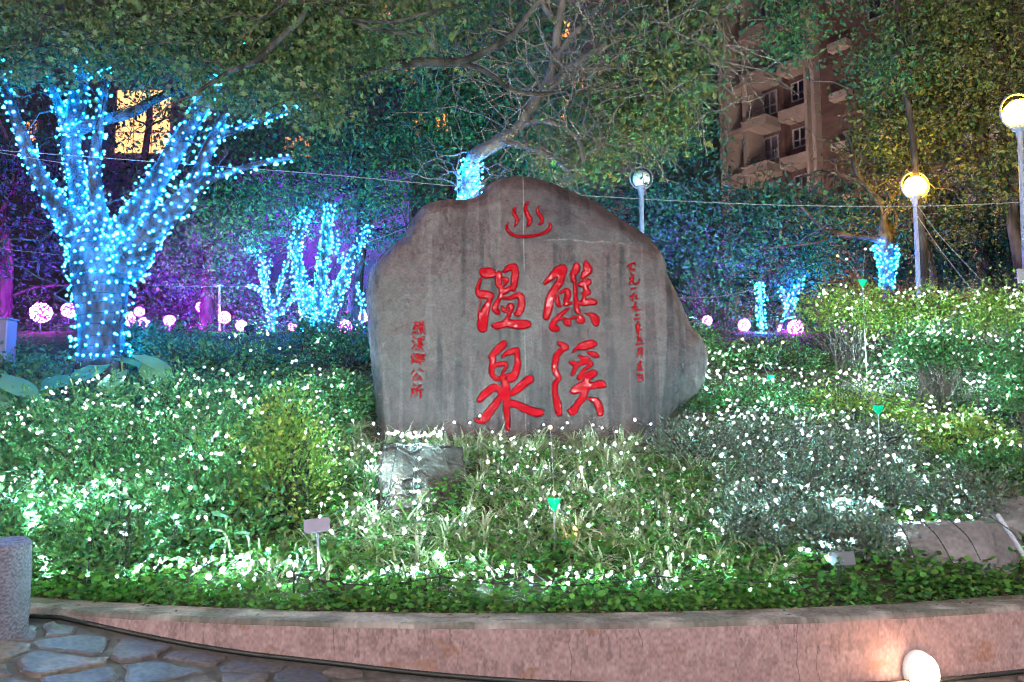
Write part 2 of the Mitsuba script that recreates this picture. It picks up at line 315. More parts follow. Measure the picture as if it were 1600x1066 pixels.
obj('cap', strip([(0.0, CAP - .028), (.003, CAP - .012), (.010, CAP - .003), (.022, CAP)] + [(u, CAP) for u in np.linspace(.04, CAPW - .01, 9)] + [(CAPW + .02, CAP - .02), (CAPW + .02, CAP - .2)], 21, .012), 'weathered_cap', wl, smooth=True, label='grey weathered top of the wall')
# dry leaves and grit on the cap and along its edge
mb = MB(); r = rng(12); n = 150; x = r.uniform(-3.4, 3.6, n); y = wall_back(x) - np.abs(r.normal(0, .09, n)).clip(0, .25)
leaf_mesh(mb, np.c_[x, y, np.full(n, CAP + .006)], .035, DIAMOND, np.array([[.16, .1, .06], [.1, .07, .05], [.22, .18, .13], [.08, .1, .05]]), r, up=3, spread=.2)
obj('leaf_litter', mb.mesh(), 'leaf', color=mb.col(), smooth=False, kind='stuff', label='dry leaves and bits scattered on the top of the pink wall', cat='leaf litter')
# a black cable at the foot of the wall
x = np.linspace(-3.0, 3.0, 90); r = rng(13)
obj('ground_cable', tube(np.c_[x, wall_front(x) - .045 + .008 * np.sin(x * 5), PV(x) + .004], .012, 6), 'cable_black', smooth=True, label='black cable lying along the foot of the pink wall', cat='cable')

# ---------------------------------------------------------------- granite bollard, floodlight
bp = P(14, 985, 3.85); bl = thing('stone_bollard', 'rough purple grey granite bollard at the end of the pink wall', 'bollard')
R = .17; cx = P(36, 960, 3.85)[0] - R
pr = [(R * 1.0, -.1), (R, .0), (R * 1.01, .2), (R, .44), (R * .97, .47), (R * .88, .487), (R * .6, .492), (0, .493)]
v, f = lathe(catmull(np.array([(a, b, 0) for a, b in pr]), 5)[:, :2], [cx, 3.85, .42], 40)
v += (meshkit.fbm(v * 12, 3, 4)[:, None] - .5) * .012
obj('shaft', (v, f), 'granite', bl, smooth=40)
c = P(1445, 1054, 3.93); c[1] = float(wall_front(c[0])) - .075; c = P(1445, 1054, c[1])
sp = thing('wall_lamp', 'lit warm oval lamp on the front of the pink wall near the ground', 'wall lamp')
def outward(profile, sides=32):
    """A turned form whose axis points out of the wall, taller than wide."""
    v, f = lathe(profile, [0, 0, 0], sides); return np.c_[v[:, 0] * .86, -v[:, 2], v[:, 1] * 1.1] + c, f
obj('base', outward([(0, -.075), (.094, -.075), (.098, -.06), (.096, -.035), (.084, -.02), (.0, -.02)]), 'opal', sp, smooth=40)
obj('diffuser', outward([(.083, -.02), (.084, .0), (.078, .025), (.06, .045), (.03, .056), (0, .059)]), 'opal', sp, smooth=True, emit=L_SPOT, weight=2)
obj('guard', outward([(.092, -.022), (.096, -.01), (.092, .0), (.088, -.01), (.092, -.022)]), 'opal', sp, smooth=True)

# ---------------------------------------------------------------- unseen globe lamps added behind the camera for even fill light
for k, (x, y, h, lab) in enumerate(((-6.4, -2.6, 4.6, 'unseen globe lamp added behind the camera as fill, far left of the four'), (-2.4, -5.0, 5.2, 'unseen globe lamp added behind the camera as fill, second of four from the left'),
                                     (2.6, -5.2, 5.2, 'unseen globe lamp added behind the camera as fill, third of four from the left'), (6.6, -2.4, 4.6, 'unseen globe lamp added behind the camera as fill, far right of the four'))):
    t = thing('globe_lamp', lab, 'lamp post'); z0 = float(PV(x)); c = np.array([x, y, h])
    obj('post', tube([[x, y, z0 - .1], [x, y, h - .3]], [.06, .05], 14), 'post_paint', t, smooth=40)
    obj('collar', lathe([(.05, -.42), (.07, -.38), (.07, -.32), (.13, -.27), (.14, -.21)], c, 20), 'post_paint', t, smooth=40)
    obj('globe', (ICO[3][0] * .26 + c, ICO[3][1]), 'opal', t, smooth=True, emit=L_FILL, weight=14)

# ---------------------------------------------------------------- the inscribed monument stone
YM, YF = 7.42, 7.10       # depth of its outline and of its flat front
OUT = [(150, 1180), (148, 1000), (140, 930), (130, 830), (120, 740), (112, 650), (104, 560), (102, 500), (110, 440), (130, 395), (160, 360), (200, 320), (240, 290), (262, 240), (300, 190), (340, 165), (400, 152), (450, 155), (490, 150), (520, 135),
       (545, 105), (590, 80), (660, 68), (740, 80), (800, 100), (870, 130), (940, 160), (1000, 200), (1060, 240), (1120, 275), (1160, 310), (1195, 370), (1210, 430), (1245, 500), (1275, 570), (1300, 620), (1335, 660), (1360, 720), (1355, 790), (1335, 850), (1290, 890), (1215, 960), (1180, 1180)]
oc = np.array([P(530 + x / 2.368, 250 + y / 2.368, YM)[[0, 2]] for x, y in OUT])
oc = catmull(np.c_[oc, np.zeros(len(oc))], 5)[:, :2]
oc += .012 * (np.stack([meshkit.fbm(np.c_[oc * 7, oc[:, :1] * 0], 3, 1), meshkit.fbm(np.c_[oc * 7, oc[:, :1] * 0], 3, 2)], 1) - .5)
STONE = Polygon(oc).buffer(0)

def brush(points, n=7):
    """A brush stroke: discs of varying width joined along a curve."""
    q = catmull(np.array(points, float), n); out = []
    for a, b in zip(q[:-1], q[1:]):
        out.append(unary_union([Point(a[:2]).buffer(max(a[2], 1) / 2, quad_segs=5), Point(b[:2]).buffer(max(b[2], 1) / 2, quad_segs=5)]).convex_hull)
    return unary_union(out)
GL = {}
def glyph(name, ox, oy, k, strokes, n=7): GL[name] = (ox, oy, k, unary_union([brush(s, n) for s in strokes]))
glyph('wen', 730, 400, 7.617, [
    [(160, 165, 30), (205, 200, 115), (265, 200, 125), (300, 212, 85)], [(165, 265, 22), (135, 340, 45), (125, 415, 55), (150, 455, 85), (205, 458, 100), (270, 468, 80), (300, 480, 45)],
    [(295, 450, 30), (262, 545, 65), (215, 650, 100), (188, 760, 122), (182, 840, 122), (185, 860, 100)], [(160, 505, 12), (142, 620, 14), (135, 720, 22)],
    [(378, 215, 80), (372, 285, 88), (372, 335, 70), (402, 375, 60), (395, 425, 40)], [(440, 180, 40), (500, 140, 75), (555, 132, 85), (572, 180, 85), (566, 260, 90), (555, 350, 75), (550, 395, 55)],
    [(440, 275, 50), (462, 285, 70), (455, 315, 50), (425, 360, 26), (400, 410, 32)], [(520, 375, 40), (450, 405, 50), (400, 440, 42)],
    [(500, 402, 38), (425, 440, 62), (385, 500, 50), (345, 580, 66), (330, 630, 72), (365, 670, 60)],
    [(430, 500, 34), (500, 502, 46), (580, 472, 62), (638, 475, 72), (648, 540, 80), (638, 620, 86), (608, 685, 70), (570, 685, 34)],
    [(415, 600, 22), (428, 635, 46), (462, 655, 44), (470, 620, 22), (515, 585, 55), (532, 610, 52), (508, 670, 48), (478, 740, 48), (440, 790, 46)],
    [(300, 826, 30), (360, 832, 86), (460, 805, 84), (560, 812, 108), (660, 815, 112), (715, 812, 88), (732, 812, 50)]])
glyph('jiao', 830, 400, 7.617, [
    [(165, 320, 45), (240, 250, 78), (320, 175, 105), (378, 150, 92), (385, 180, 80)], [(372, 195, 90), (340, 310, 88), (280, 400, 92), (230, 500, 102), (205, 620, 98), (180, 722, 84)],
    [(320, 455, 16), (313, 520, 46), (320, 568, 58), (342, 595, 34)], [(340, 442, 26), (400, 410, 50), (435, 425, 66), (430, 485, 72), (412, 545, 56)], [(385, 585, 28), (430, 572, 44), (478, 558, 32)],
    [(540, 108, 60), (540, 135, 82), (512, 200, 82), (480, 212, 40)], [(500, 250, 66), (490, 292, 40)], [(518, 285, 36), (522, 400, 44), (530, 500, 50), (540, 600, 58), (555, 660, 54), (582, 676, 34)],
    [(650, 75, 40), (662, 130, 88), (680, 170, 92), (640, 212, 84), (612, 252, 52)], [(565, 342, 36), (640, 310, 66), (682, 310, 70), (650, 346, 56), (590, 356, 28)],
    [(662, 370, 30), (670, 420, 56), (692, 442, 36), (640, 452, 54), (600, 442, 18)], [(640, 350, 36), (642, 450, 44), (622, 540, 48)], [(560, 560, 48), (640, 556, 76), (700, 546, 80), (745, 550, 72), (766, 552, 45)],
    [(458, 615, 18), (400, 660, 40), (320, 730, 58), (262, 800, 66), (248, 852, 72), (290, 862, 78), (312, 872, 50)], [(330, 760, 20), (400, 742, 26), (402, 775, 40), (430, 790, 86), (450, 812, 48)],
    [(445, 762, 26), (520, 726, 30), (600, 715, 28), (560, 765, 46), (598, 762, 84), (610, 782, 50)], [(648, 685, 14), (720, 702, 56), (762, 750, 100), (772, 795, 80)]])
glyph('quan', 730, 525, 7.108, [
    [(262, 232, 55), (330, 162, 84), (395, 98, 88), (410, 82, 62)], [(288, 250, 66), (275, 340, 66), (275, 420, 58), (320, 470, 56), (372, 478, 36)],
    [(385, 238, 14), (420, 202, 46), (490, 175, 70), (548, 160, 64), (555, 230, 56), (560, 310, 72), (540, 400, 82), (500, 470, 84), (460, 490, 56)],
    [(300, 330, 46), (370, 310, 56), (428, 312, 48), (428, 350, 36), (400, 400, 26), (370, 455, 18)], [(490, 440, 50), (430, 440, 46), (385, 472, 46)],
    [(400, 490, 54), (430, 560, 86), (435, 650, 86), (435, 750, 80), (440, 850, 66), (448, 950, 56), (450, 1030, 46)], [(138, 708, 60), (200, 640, 86), (280, 580, 86), (332, 572, 66), (380, 630, 76)],
    [(380, 660, 56), (320, 750, 82), (250, 840, 88), (190, 920, 90), (150, 950, 56), (92, 932, 34)], [(500, 640, 56), (560, 590, 82), (640, 520, 88), (690, 482, 90), (708, 490, 66)],
    [(440, 740, 76), (540, 760, 82), (650, 810, 88), (760, 850, 94), (820, 850, 70)]])
glyph('xi', 840, 525, 7.617, [
    [(262, 85, 52), (330, 125, 70), (342, 145, 56)], [(330, 142, 56), (250, 200, 72), (215, 290, 76), (205, 390, 72), (240, 470, 70), (260, 505, 46), (216, 560, 66), (205, 650, 66), (220, 740, 76), (240, 830, 90), (255, 920, 72)],
    [(422, 190, 24), (480, 140, 48), (560, 116, 104), (640, 96, 100), (678, 95, 58)], [(600, 195, 28), (660, 215, 66), (705, 235, 56)], [(380, 310, 24), (440, 330, 66), (465, 345, 38)], [(500, 240, 34), (545, 270, 56), (610, 260, 34)],
    [(600, 262, 38), (520, 312, 42), (450, 382, 46), (416, 452, 42)], [(440, 360, 28), (540, 332, 32), (620, 312, 46), (638, 342, 42), (560, 400, 46), (500, 480, 50), (495, 510, 44)],
    [(500, 512, 38), (600, 452, 56), (670, 432, 56), (678, 455, 50), (560, 540, 46), (452, 610, 46), (412, 650, 46), (440, 668, 56)], [(412, 662, 56), (500, 650, 66), (600, 602, 84), (700, 582, 86), (758, 576, 96), (788, 590, 60)],
    [(600, 540, 56), (570, 650, 76), (540, 730, 84), (470, 820, 76), (430, 900, 80), (402, 918, 54)], [(360, 895, 28), (420, 850, 28)], [(612, 745, 34), (690, 772, 76), (735, 850, 90), (745, 922, 76)]])
glyph('spring', 780, 300, 13.32, [
    [(360, 305, 12), (310, 380, 58), (312, 460, 72), (370, 560, 76), (350, 660, 56), (315, 728, 14)], [(622, 192, 12), (560, 280, 62), (552, 390, 82), (600, 500, 96), (638, 580, 104), (620, 660, 76), (570, 725, 14)],
    [(832, 288, 10), (795, 370, 52), (820, 450, 70), (890, 550, 76), (880, 640, 56), (800, 702, 12)],
    [(188, 638, 22), (160, 740, 56), (220, 840, 62), (330, 905, 58), (480, 925, 58), (650, 920, 58), (800, 895, 58), (930, 855, 58), (1040, 780, 66), (1065, 700, 56), (1015, 622, 16)]])
def small(name, ox, oy, k, w, lines): glyph(name, ox, oy, k, [[(x, y, w * (1.1 - .35 * i / max(len(l) - 1, 1))) for i, (x, y) in enumerate(l)] for l in lines], 3)
A = (630, 490, 7.62, 15.5)
small('left_a', *A, [[(130, 115), (185, 105)], [(165, 110), (120, 190)], [(140, 152), (140, 187)], [(140, 150), (175, 148), (170, 182), (142, 186)], [(205, 95), (190, 130)], [(200, 120), (200, 205)], [(230, 95), (236, 112)], [(200, 125), (260, 118)], [(200, 150), (250, 145)], [(200, 174), (250, 170)], [(200, 200), (262, 192)], [(230, 120), (230, 198)], [(140, 218), (108, 243)], [(170, 223), (176, 241)], [(205, 219), (216, 239)], [(236, 214), (260, 242)]])
small('left_b', *A, [[(120, 280), (146, 302)], [(110, 330), (132, 347)], [(150, 370), (128, 395), (108, 422)], [(248, 280), (178, 300)], [(175, 305), (182, 322)], [(205, 302), (211, 320)], [(242, 300), (228, 318)], [(218, 318), (180, 340), (216, 346), (180, 368)], [(165, 387), (252, 372)], [(212, 360), (198, 402), (150, 432)], [(205, 396), (242, 438)]])
small('left_c', *A, [[(125, 480), (96, 525), (130, 520), (96, 570)], [(132, 550), (100, 604)], [(152, 490), (150, 580)], [(152, 490), (186, 486), (182, 542), (152, 546)], [(152, 515), (183, 512)], [(150, 580), (184, 566), (190, 586)], [(205, 500), (252, 490), (226, 528), (252, 555), (222, 576)], [(205, 500), (200, 612)]])
small('left_d', *A, [[(132, 680), (96, 722)], [(195, 665), (245, 695)], [(162, 715), (116, 790), (215, 775)], [(190, 745), (224, 802)]])
small('left_e', *A, [[(122, 850), (152, 862)], [(96, 906), (152, 886)], [(112, 910), (106, 940), (92, 990)], [(112, 942), (150, 926)], [(152, 890), (149, 930)], [(217, 855), (172, 880), (168, 930), (148, 975)], [(172, 917), (242, 905)], [(206, 912), (205, 1008)]])
A = (965, 400, 10.16, 22)
small('right_a', *A, [[(158, 160), (215, 125), (272, 105), (277, 142)], [(216, 150), (200, 230), (262, 205), (268, 242)]])
small('right_b', *A, [[(215, 280), (226, 312)], [(190, 366), (230, 340), (256, 300)], [(226, 350), (184, 452)], [(240, 330), (246, 420), (290, 446), (336, 420), (346, 374)]])
small('right_c', *A, [[(218, 525), (292, 505)]])
small('right_d', *A, [[(204, 640), (292, 614)], [(256, 598), (240, 660), (229, 712)], [(290, 615), (291, 660), (322, 682)]])
small('right_e', *A, [[(224, 826), (286, 795)], [(281, 738), (265, 820), (244, 877)], [(285, 800), (310, 860), (372, 850)]])
small('right_f', *A, [[(280, 945), (336, 930)], [(268, 1000), (357, 990)]])
A = (970, 495, 9.7, 20)
small('right_g', *A, [[(262, 82), (230, 160), (270, 140), (292, 120)], [(245, 170), (240, 222), (276, 262)], [(260, 140), (277, 202)], [(240, 215), (322, 190)], [(280, 110), (264, 272)]])
small('right_h', *A, [[(254, 310), (302, 300)], [(280, 310), (250, 400)], [(255, 360), (312, 345), (310, 400)], [(228, 425), (337, 405)]])
small('right_i', *A, [[(280, 478), (260, 550), (236, 612)], [(280, 490), (316, 485), (315, 612)], [(275, 525), (310, 520)], [(268, 562), (310, 556)]])
small('right_j', *A, [[(254, 720), (327, 690)], [(296, 673), (290, 750)], [(270, 750), (317, 740)], [(256, 780), (260, 812), (312, 806), (317, 770), (256, 780)]])
small('right_k', *A, [[(254, 888), (260, 972)], [(254, 888), (332, 884), (326, 972), (260, 972)], [(262, 930), (326, 925)]])
def to_face(ox, oy, k, g):
    def tr(xy): return np.array([P(ox + x / k, oy + y / k, YF)[[0, 2]] for x, y in xy])
    return shapely.transform(g, tr).buffer(0)
GP = {n: to_face(*a) for n, a in GL.items()}
ALL = unary_union([g.buffer(.004) for g in GP.values()]); shapely.prepare(ALL); shapely.prepare(STONE)
EDGE, ALLB = STONE.boundary, ALL.boundary
shapely.prepare(EDGE); shapely.prepare(ALLB)
def ss01(a, b, x): t = np.clip((x - a) / (b - a), 0, 1); return t * t * (3 - 2 * t)
def front(xz, side=-1):
    """Depth of the stone's surface, without its letters: flat with a rounded edge."""
    d = shapely.distance(shapely.points(xz), EDGE); p3 = np.c_[xz[:, 0], np.zeros(len(xz)), xz[:, 1]]
    rad = .16 + .30 * ss01(1.0, 1.7, xz[:, 0]) * ss01(2.6, 1.6, xz[:, 1]) + .10 * meshkit.fbm(p3 * 1.5, 2, 9)
    t = np.clip(d / rad, 0, 1); prof = np.sqrt(np.clip(1 - (1 - t) ** 2.2, 0, 1)); thick = YM - YF
    rough = .05 * (meshkit.fbm(p3 * 1.4, 3, 3) - .5) * ss01(.02, .3, d) + .016 * (meshkit.fbm(p3 * 7, 3, 4) - .5) + .05 * (meshkit.fbm(p3 * 4, 3, 6) - .5) * (1 - ss01(.05, .35, d)) * ss01(0, .03, d)
    return YM + side * (thick * prof * (1 if side < 0 else 1.5)) + rough * ss01(0, .04, d)
def groove(xz, reach):
    pt = shapely.points(xz); inside = shapely.contains(ALL, pt); d = np.zeros(len(xz))
    d[inside] = shapely.distance(pt[inside], ALLB); return ss01(0, reach, d)
x0, z0, x1, z1 = STONE.bounds
gx, gz = np.meshgrid(np.arange(x0, x1, .009), np.arange(z0, z1, .009)); r = rng(3)
gp = np.c_[gx.ravel(), gz.ravel()] + r.uniform(-.002, .002, (gx.size, 2))
gp = gp[shapely.contains(STONE.buffer(-.06), shapely.points(gp))]
rings = []
for off in (0, .003, .009, .018, .03, .045, .06):
    g = STONE.buffer(-off); g = g if g.geom_type == 'Polygon' else max(g.geoms, key=lambda a: a.area)
    L = g.exterior.length; rings.append(np.array([g.exterior.interpolate(t).coords[0] for t in np.arange(0, L, .013)]))
def mesh_in(pts, poly):
    t = Delaunay(pts).simplices; c = pts[t].mean(1); shapely.prepare(poly); return t[shapely.contains(poly, shapely.points(c))]
pts = np.vstack(rings + [gp]); tr = mesh_in(pts, STONE.buffer(.001))
yf_ = front(pts) + .024 * groove(pts, .016)
area = np.cross(pts[tr[:, 1]] - pts[tr[:, 0]], pts[tr[:, 2]] - pts[tr[:, 0]]); tr[area < 0] = tr[area < 0][:, ::-1]
bp_ = np.vstack(rings + [gp[::40]]); tb = mesh_in(bp_, STONE.buffer(.001)); yb_ = front(bp_, 1)
area = np.cross(bp_[tb[:, 1]] - bp_[tb[:, 0]], bp_[tb[:, 2]] - bp_[tb[:, 0]]); tb[area > 0] = tb[area > 0][:, ::-1]
ms = thing('monument_stone', 'large inscribed brown boulder with red carved characters rising from the garden bed', 'monument')
obj('boulder', MB().add(np.c_[pts[:, 0], yf_, pts[:, 1]], tr).add(np.c_[bp_[:, 0], yb_, bp_[:, 1]], tb).mesh(), 'monument_rock', ms, smooth=True)
LET = {'spring': ('symbol', 'red hot spring symbol of a basin with three wisps of steam'), 'jiao': ('character', 'large red character at the upper right of the four'), 'xi': ('character', 'large red character at the lower right of the four'), 'wen': ('character', 'large red character at the upper left of the four'), 'quan': ('character', 'large red character at the lower left of the four')}
for n, g in GP.items():
    h = .0045 if n in LET else .0032
    b = g.bounds; q = np.stack(np.meshgrid(np.arange(b[0], b[2], h), np.arange(b[1], b[3], h)), -1).reshape(-1, 2)
    q = q[shapely.contains(g.buffer(-.0012), shapely.points(q))]; e = []
    for pg in getattr(g, 'geoms', [g]):
        for ring in [pg.exterior, *pg.interiors]: e.append(np.array([ring.interpolate(t).coords[0] for t in np.arange(0, ring.length, h * .8)]))
    q = np.vstack(e + [q]); t = mesh_in(q, g.buffer(.0004))
    a = np.cross(q[t[:, 1]] - q[t[:, 0]], q[t[:, 2]] - q[t[:, 0]]); t[a < 0] = t[a < 0][:, ::-1]
    y = front(q) + .019 * groove(q, .018) - .0035
    nm, lb = LET.get(n, ('small_character', None))
    obj(nm, (np.c_[q[:, 0], y, q[:, 1]], t), 'red_paint', ms, smooth=True, label=lb)

# ---------------------------------------------------------------- rocks
def rock(name, label, c, size, seed, bsdf, n=34, square=.45, rough=.06, flat_top=0.0, crack=.5):
    """A broken stone: the hull of scattered points, split finer and worn uneven."""
    r_ = rng(seed); p = r_.normal(size=(n, 3)); p /= np.linalg.norm(p, axis=1, keepdims=True); p = np.sign(p) * np.abs(p) ** square; p /= np.abs(p).max(0)
    p *= r_.uniform(.88, 1.06, (n, 1))
    if flat_top: p[:, 2] = np.minimum(p[:, 2], flat_top + .05 * r_.normal(size=n))
    h = trimesh.convex.convex_hull(p * size); v, f = np.array(h.vertices), np.array(h.faces)
    v, f = trimesh.remesh.subdivide_to_size(v, f, .022); m = trimesh.Trimesh(v, f); m.merge_vertices(); trimesh.smoothing.filter_taubin(m, iterations=2); v = np.array(m.vertices); nn = np.array(m.vertex_normals)
    q = v / np.mean(size)
    d = rough * (meshkit.fbm(q * 2.2, 3, seed) - .5) + .5 * rough * (meshkit.fbm(q * 9, 3, seed + 1) - .5)
    cr = np.abs(meshkit.fbm(q * [1.3, 1.3, 2.2] + 7, 3, seed + 2) - .5); d -= crack * rough * np.clip(1 - cr / .03, 0, 1)
    k = thing(name, label, 'rock'); obj('body', (v + nn * d[:, None] * np.mean(size) * 2 + np.asarray(c), np.array(m.faces)), bsdf, k, smooth=28); return k
c = P(664, 742, 5.75)
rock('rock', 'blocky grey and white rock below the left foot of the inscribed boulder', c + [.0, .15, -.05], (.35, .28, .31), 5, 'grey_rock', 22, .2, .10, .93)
c = P(1490, 830, 5.0); rock('rock', 'broad pale boulder lying low among the plants behind the pink wall', c + [.02, .20, -.24], (.55, .36, .31), 8, 'pale_rock', 40, .7, .07, crack=0)
c = P(1585, 800, 5.45); rock('rock', 'smaller pale boulder above and behind the broad pale one', c + [.2, .1, -.16], (.42, .3, .28), 15, 'pale_rock', 36, .7, .07, crack=0)
# ---------------------------------------------------------------- globe lamps
def globe_lamp(label, px, py, y, rpx, bx, lit, wpost):
    k = thing('globe_lamp', label, 'lamp post', None); c = P(px, py, y); R = rpx * y / F; w = wpost * y / F / 2
    base = np.array([P(bx, 445, y)[0], y, float(G(c[0], y))])
    top = c - [0, 0, R * 1.02]; d = base - top
    obj('post', MB().add(*tube([base - [0, 0, .2], top - [0, 0, .12]], [w, w * .9], 16)).add(*tube([base, base + [0, 0, .3]], w * 1.5, 16)).mesh(), 'post_paint', k, smooth=40)
    obj('collar', lathe([(w * .9, -.16), (w * 1.25, -.12), (w * 1.25, -.06), (R * .5, -.02), (R * .55, .04), (R * .3, .08)], top, 20), 'post_paint', k, smooth=40)
    a = np.linspace(0, 2 * math.pi, 41); R2 = R * 1.3
    obj('ring', tube(np.stack([c[0] + R2 * np.sin(a), np.full(41, y), c[2] - R2 * np.cos(a) + R * .12], 1), .016, 8, caps=False), 'post_paint', k, smooth=True)
    obj('globe', (ICO[3][0] * R + c, ICO[3][1]), 'opal', k, smooth=True, emit=L_GLOBE if lit else None, weight=4)
    return k
globe_lamp('lit orange globe lamp on a slender post behind the hedge', 1430, 292, 12.5, 17, 1436, True, 10)
globe_lamp('lit globe lamp at the right edge, the taller of the two lit ones', 1592, 178, 10.0, 23, 1600, True, 9)
globe_lamp('unlit white globe lamp with a ring, rising behind the right shoulder of the boulder', 1002, 280, 14.0, 14, 1003, False, 8)
c = P(1594, 432, 9.85); k = thing('notice_plate', 'small pale blue plate fixed to the post of the lamp at the right edge', 'plate')
obj('panel', box(c[0] - .05, c[0] + .10, 9.83, 9.85, c[2] - .10, c[2] + .10, .004), 'white_stick', k); obj('clamp', tube([[c[0] + .03, 9.86, c[2]], [c[0] + .03, 10.0, c[2]]], .015), 'steel', k)
c = P(2, 512, 9.2); k = thing('electric_box', 'small lilac box standing beyond the bed at the left edge', 'electric box')
obj('cabinet', box(c[0] - .15, c[0] + .07, 9.2, 9.4, c[2] - .45, c[2] + .10, .01), 'lilac_plate', k); obj('lid', box(c[0] - .165, c[0] + .085, 9.185, 9.415, c[2] + .101, c[2] + .125, .006), 'lilac_plate', k)

# ---------------------------------------------------------------- apartment tower on the right
bt = thing('apartment_tower', 'pink and brown tiled apartment tower with balconies behind the trees', 'building')
O = P(1300, 634, 36.0); O[2] = 3.5; U = np.array([.6, -.8, 0]); N = np.array([-.8, -.6, 0]); ST = 2.55
ZS = P(1175, 207, 39.6)[2]; LEV = [ZS + ST * i for i in range(-5, 9)]
def bx(s0, s1, n0, n1, z0, z1, bevel=0):
    """A block on the facade: along it from s0 to s1, out of it from n0 to n1."""
    v, f = box(s0, s1, n0, n1, z0, z1, bevel)
    return O * [1, 1, 0] + v[:, :1] * U + v[:, 1:2] * N + v[:, 2:] * [0, 0, 1], f[:, ::-1]
zb, zt = LEV[0] - 6, LEV[-1] + 1
WIN = [(-4.15, -3.25, 1.05, 2.35, 2), (-2.2, -.95, 1.15, 2.2, 3), (4.85, 6.3, .95, 2.2, 2), (2.4, 3.7, .95, 2.2, 2), (-7.0, -6.15, .95, 2.2, 2)]
def pierced(s0, s1, n):
    """A stretch of the facade with its window openings cut through."""
    g = sbox(s0, zb, s1, zt)
    for a, b, c_, d, _n in WIN:
        if a > s0 and b < s1: g = g.difference(unary_union([sbox(a, z + c_, b, z + d) for z in LEV]))
    m = trimesh.creation.extrude_polygon(g, .2, engine='earcut'); v = np.array(m.vertices)
    return O * [1, 1, 0] + v[:, :1] * U + (n - .2 + v[:, 2:]) * N + v[:, 1:2] * [0, 0, 1], np.array(m.faces)
wm = MB()
for s0, s1, n in ((-7.2, -2.45, -1.3), (-2.45, -.5, -1.02), (-.5, 4.6, -.4), (4.6, 7.4, -1.0), (7.4, 12, -.3)): wm.add(*pierced(s0, s1, n))
for s in (-2.45, -.5, 4.6, 7.4): wm.add(*bx(s - .1, s + .1, -1.6, -.45, zb, zt))
wm.add(*bx(-7.2, -7.0, -9, -1.51, zb, zt)).add(*bx(11.8, 12, -9, -.51, zb, zt)).add(*bx(-6.99, 11.79, -9, -8.8, zb, zt))
obj('wall', wm.mesh(), 'shaded_brown_tile', bt)
obj('room_walls', MB().add(*bx(-6.99, 11.79, -4.2, -4.1, zb, zt)).mesh(), 'purple_cast_render', bt)
for z in LEV: obj('floor_slab', bx(-6.98, 11.78, -4.09, -1.52, z - .12, z + .08), 'purple_cast_render', bt)
for s, w in ((-5.95, .14), (-5.65, .14), (-4.36, .34), (-.72, .16), (-.32, .20), (4.6, .3), (6.6, .45), (7.6, .35)):
    obj('pilaster', bx(s - w / 2, s + w / 2, -1.29, .16 if w < .3 else .1, zb, zt), 'pink_tile', bt)
def window(s0, s1, n, z0, z1, nx):
    fr = MB(); t = .06
    for a, b, c_, d in ((s0, s1, z0, z0 + t), (s0, s1, z1 - t, z1), (s0, s0 + t, z0 + t, z1 - t), (s1 - t, s1, z0 + t, z1 - t)): fr.add(*bx(a, b, n, n + .07, c_, d))
    for i in range(1, nx):
        m = s0 + (s1 - s0) * i / nx; fr.add(*bx(m - t / 2, m + t / 2, n + .002, n + .06, z0 + t, z1 - t))
    zm = z0 + (z1 - z0) * .38; fr.add(*bx(s0 + t, s1 - t, n + .004, n + .055, zm - .025, zm + .025))
    w = obj('window', fr.mesh(), 'window_frame', bt); obj('pane', bx(s0 + t, s1 - t, n + .02, n + .026, z0 + t, z1 - t), 'glass', w)
for i, z in enumerate(LEV):
    obj('balcony', MB().add(*bx(-4.52, -2.95, -1.28, .34, z, z + .20, .01)).add(*bx(-4.50, -2.97, -1.27, .30, z + .203, z + .40, .01)).add(*bx(-4.52, -2.95, -1.28, .35, z + .403, z + .52, .01)).mesh(), 'pink_tile', bt)
    rl = MB().add(*bx(-4.2, -3.0, .22, .25, z + .95, z + .99)).add(*bx(-4.2, -3.0, .22, .25, z + .75, z + .775))
    for s in np.arange(-4.2, -2.99, .15): rl.add(*bx(s, s + .02, .225, .245, z + .52, z + .95))
    obj('railing', rl.mesh(), 'rail', bt)
    window(-4.15, -3.25, -1.29, z + 1.05, z + 2.35, 2)
    obj('parapet', bx(-2.44, -.82, -1.0, -.02, z - .05, z + .50, .01), 'pink_tile', bt)
    window(-2.2, -.95, -1.01, z + 1.15, z + 2.2, 3)
    obj('ledge', bx(.5, 1.5, -.39, .12, z + .05, z + .42, .01), 'pink_tile', bt); obj('ledge', bx(-5.5, -4.56, -1.29, -.1, z + .1, z + .38, .01), 'pink_tile', bt)
    window(4.85, 6.3, -.99, z + .95, z + 2.2, 2); obj('parapet', bx(4.76, 6.36, -.99, -.3, z - .05, z + .55, .01), 'pink_tile', bt)
    window(2.4, 3.7, -.39, z + .95, z + 2.2, 2); window(-7.0, -6.15, -1.29, z + .95, z + 2.2, 2)
obj('roof', bx(-7.5, 12.3, -9.3, .5, zt, zt + .5), 'pink_tile', bt)

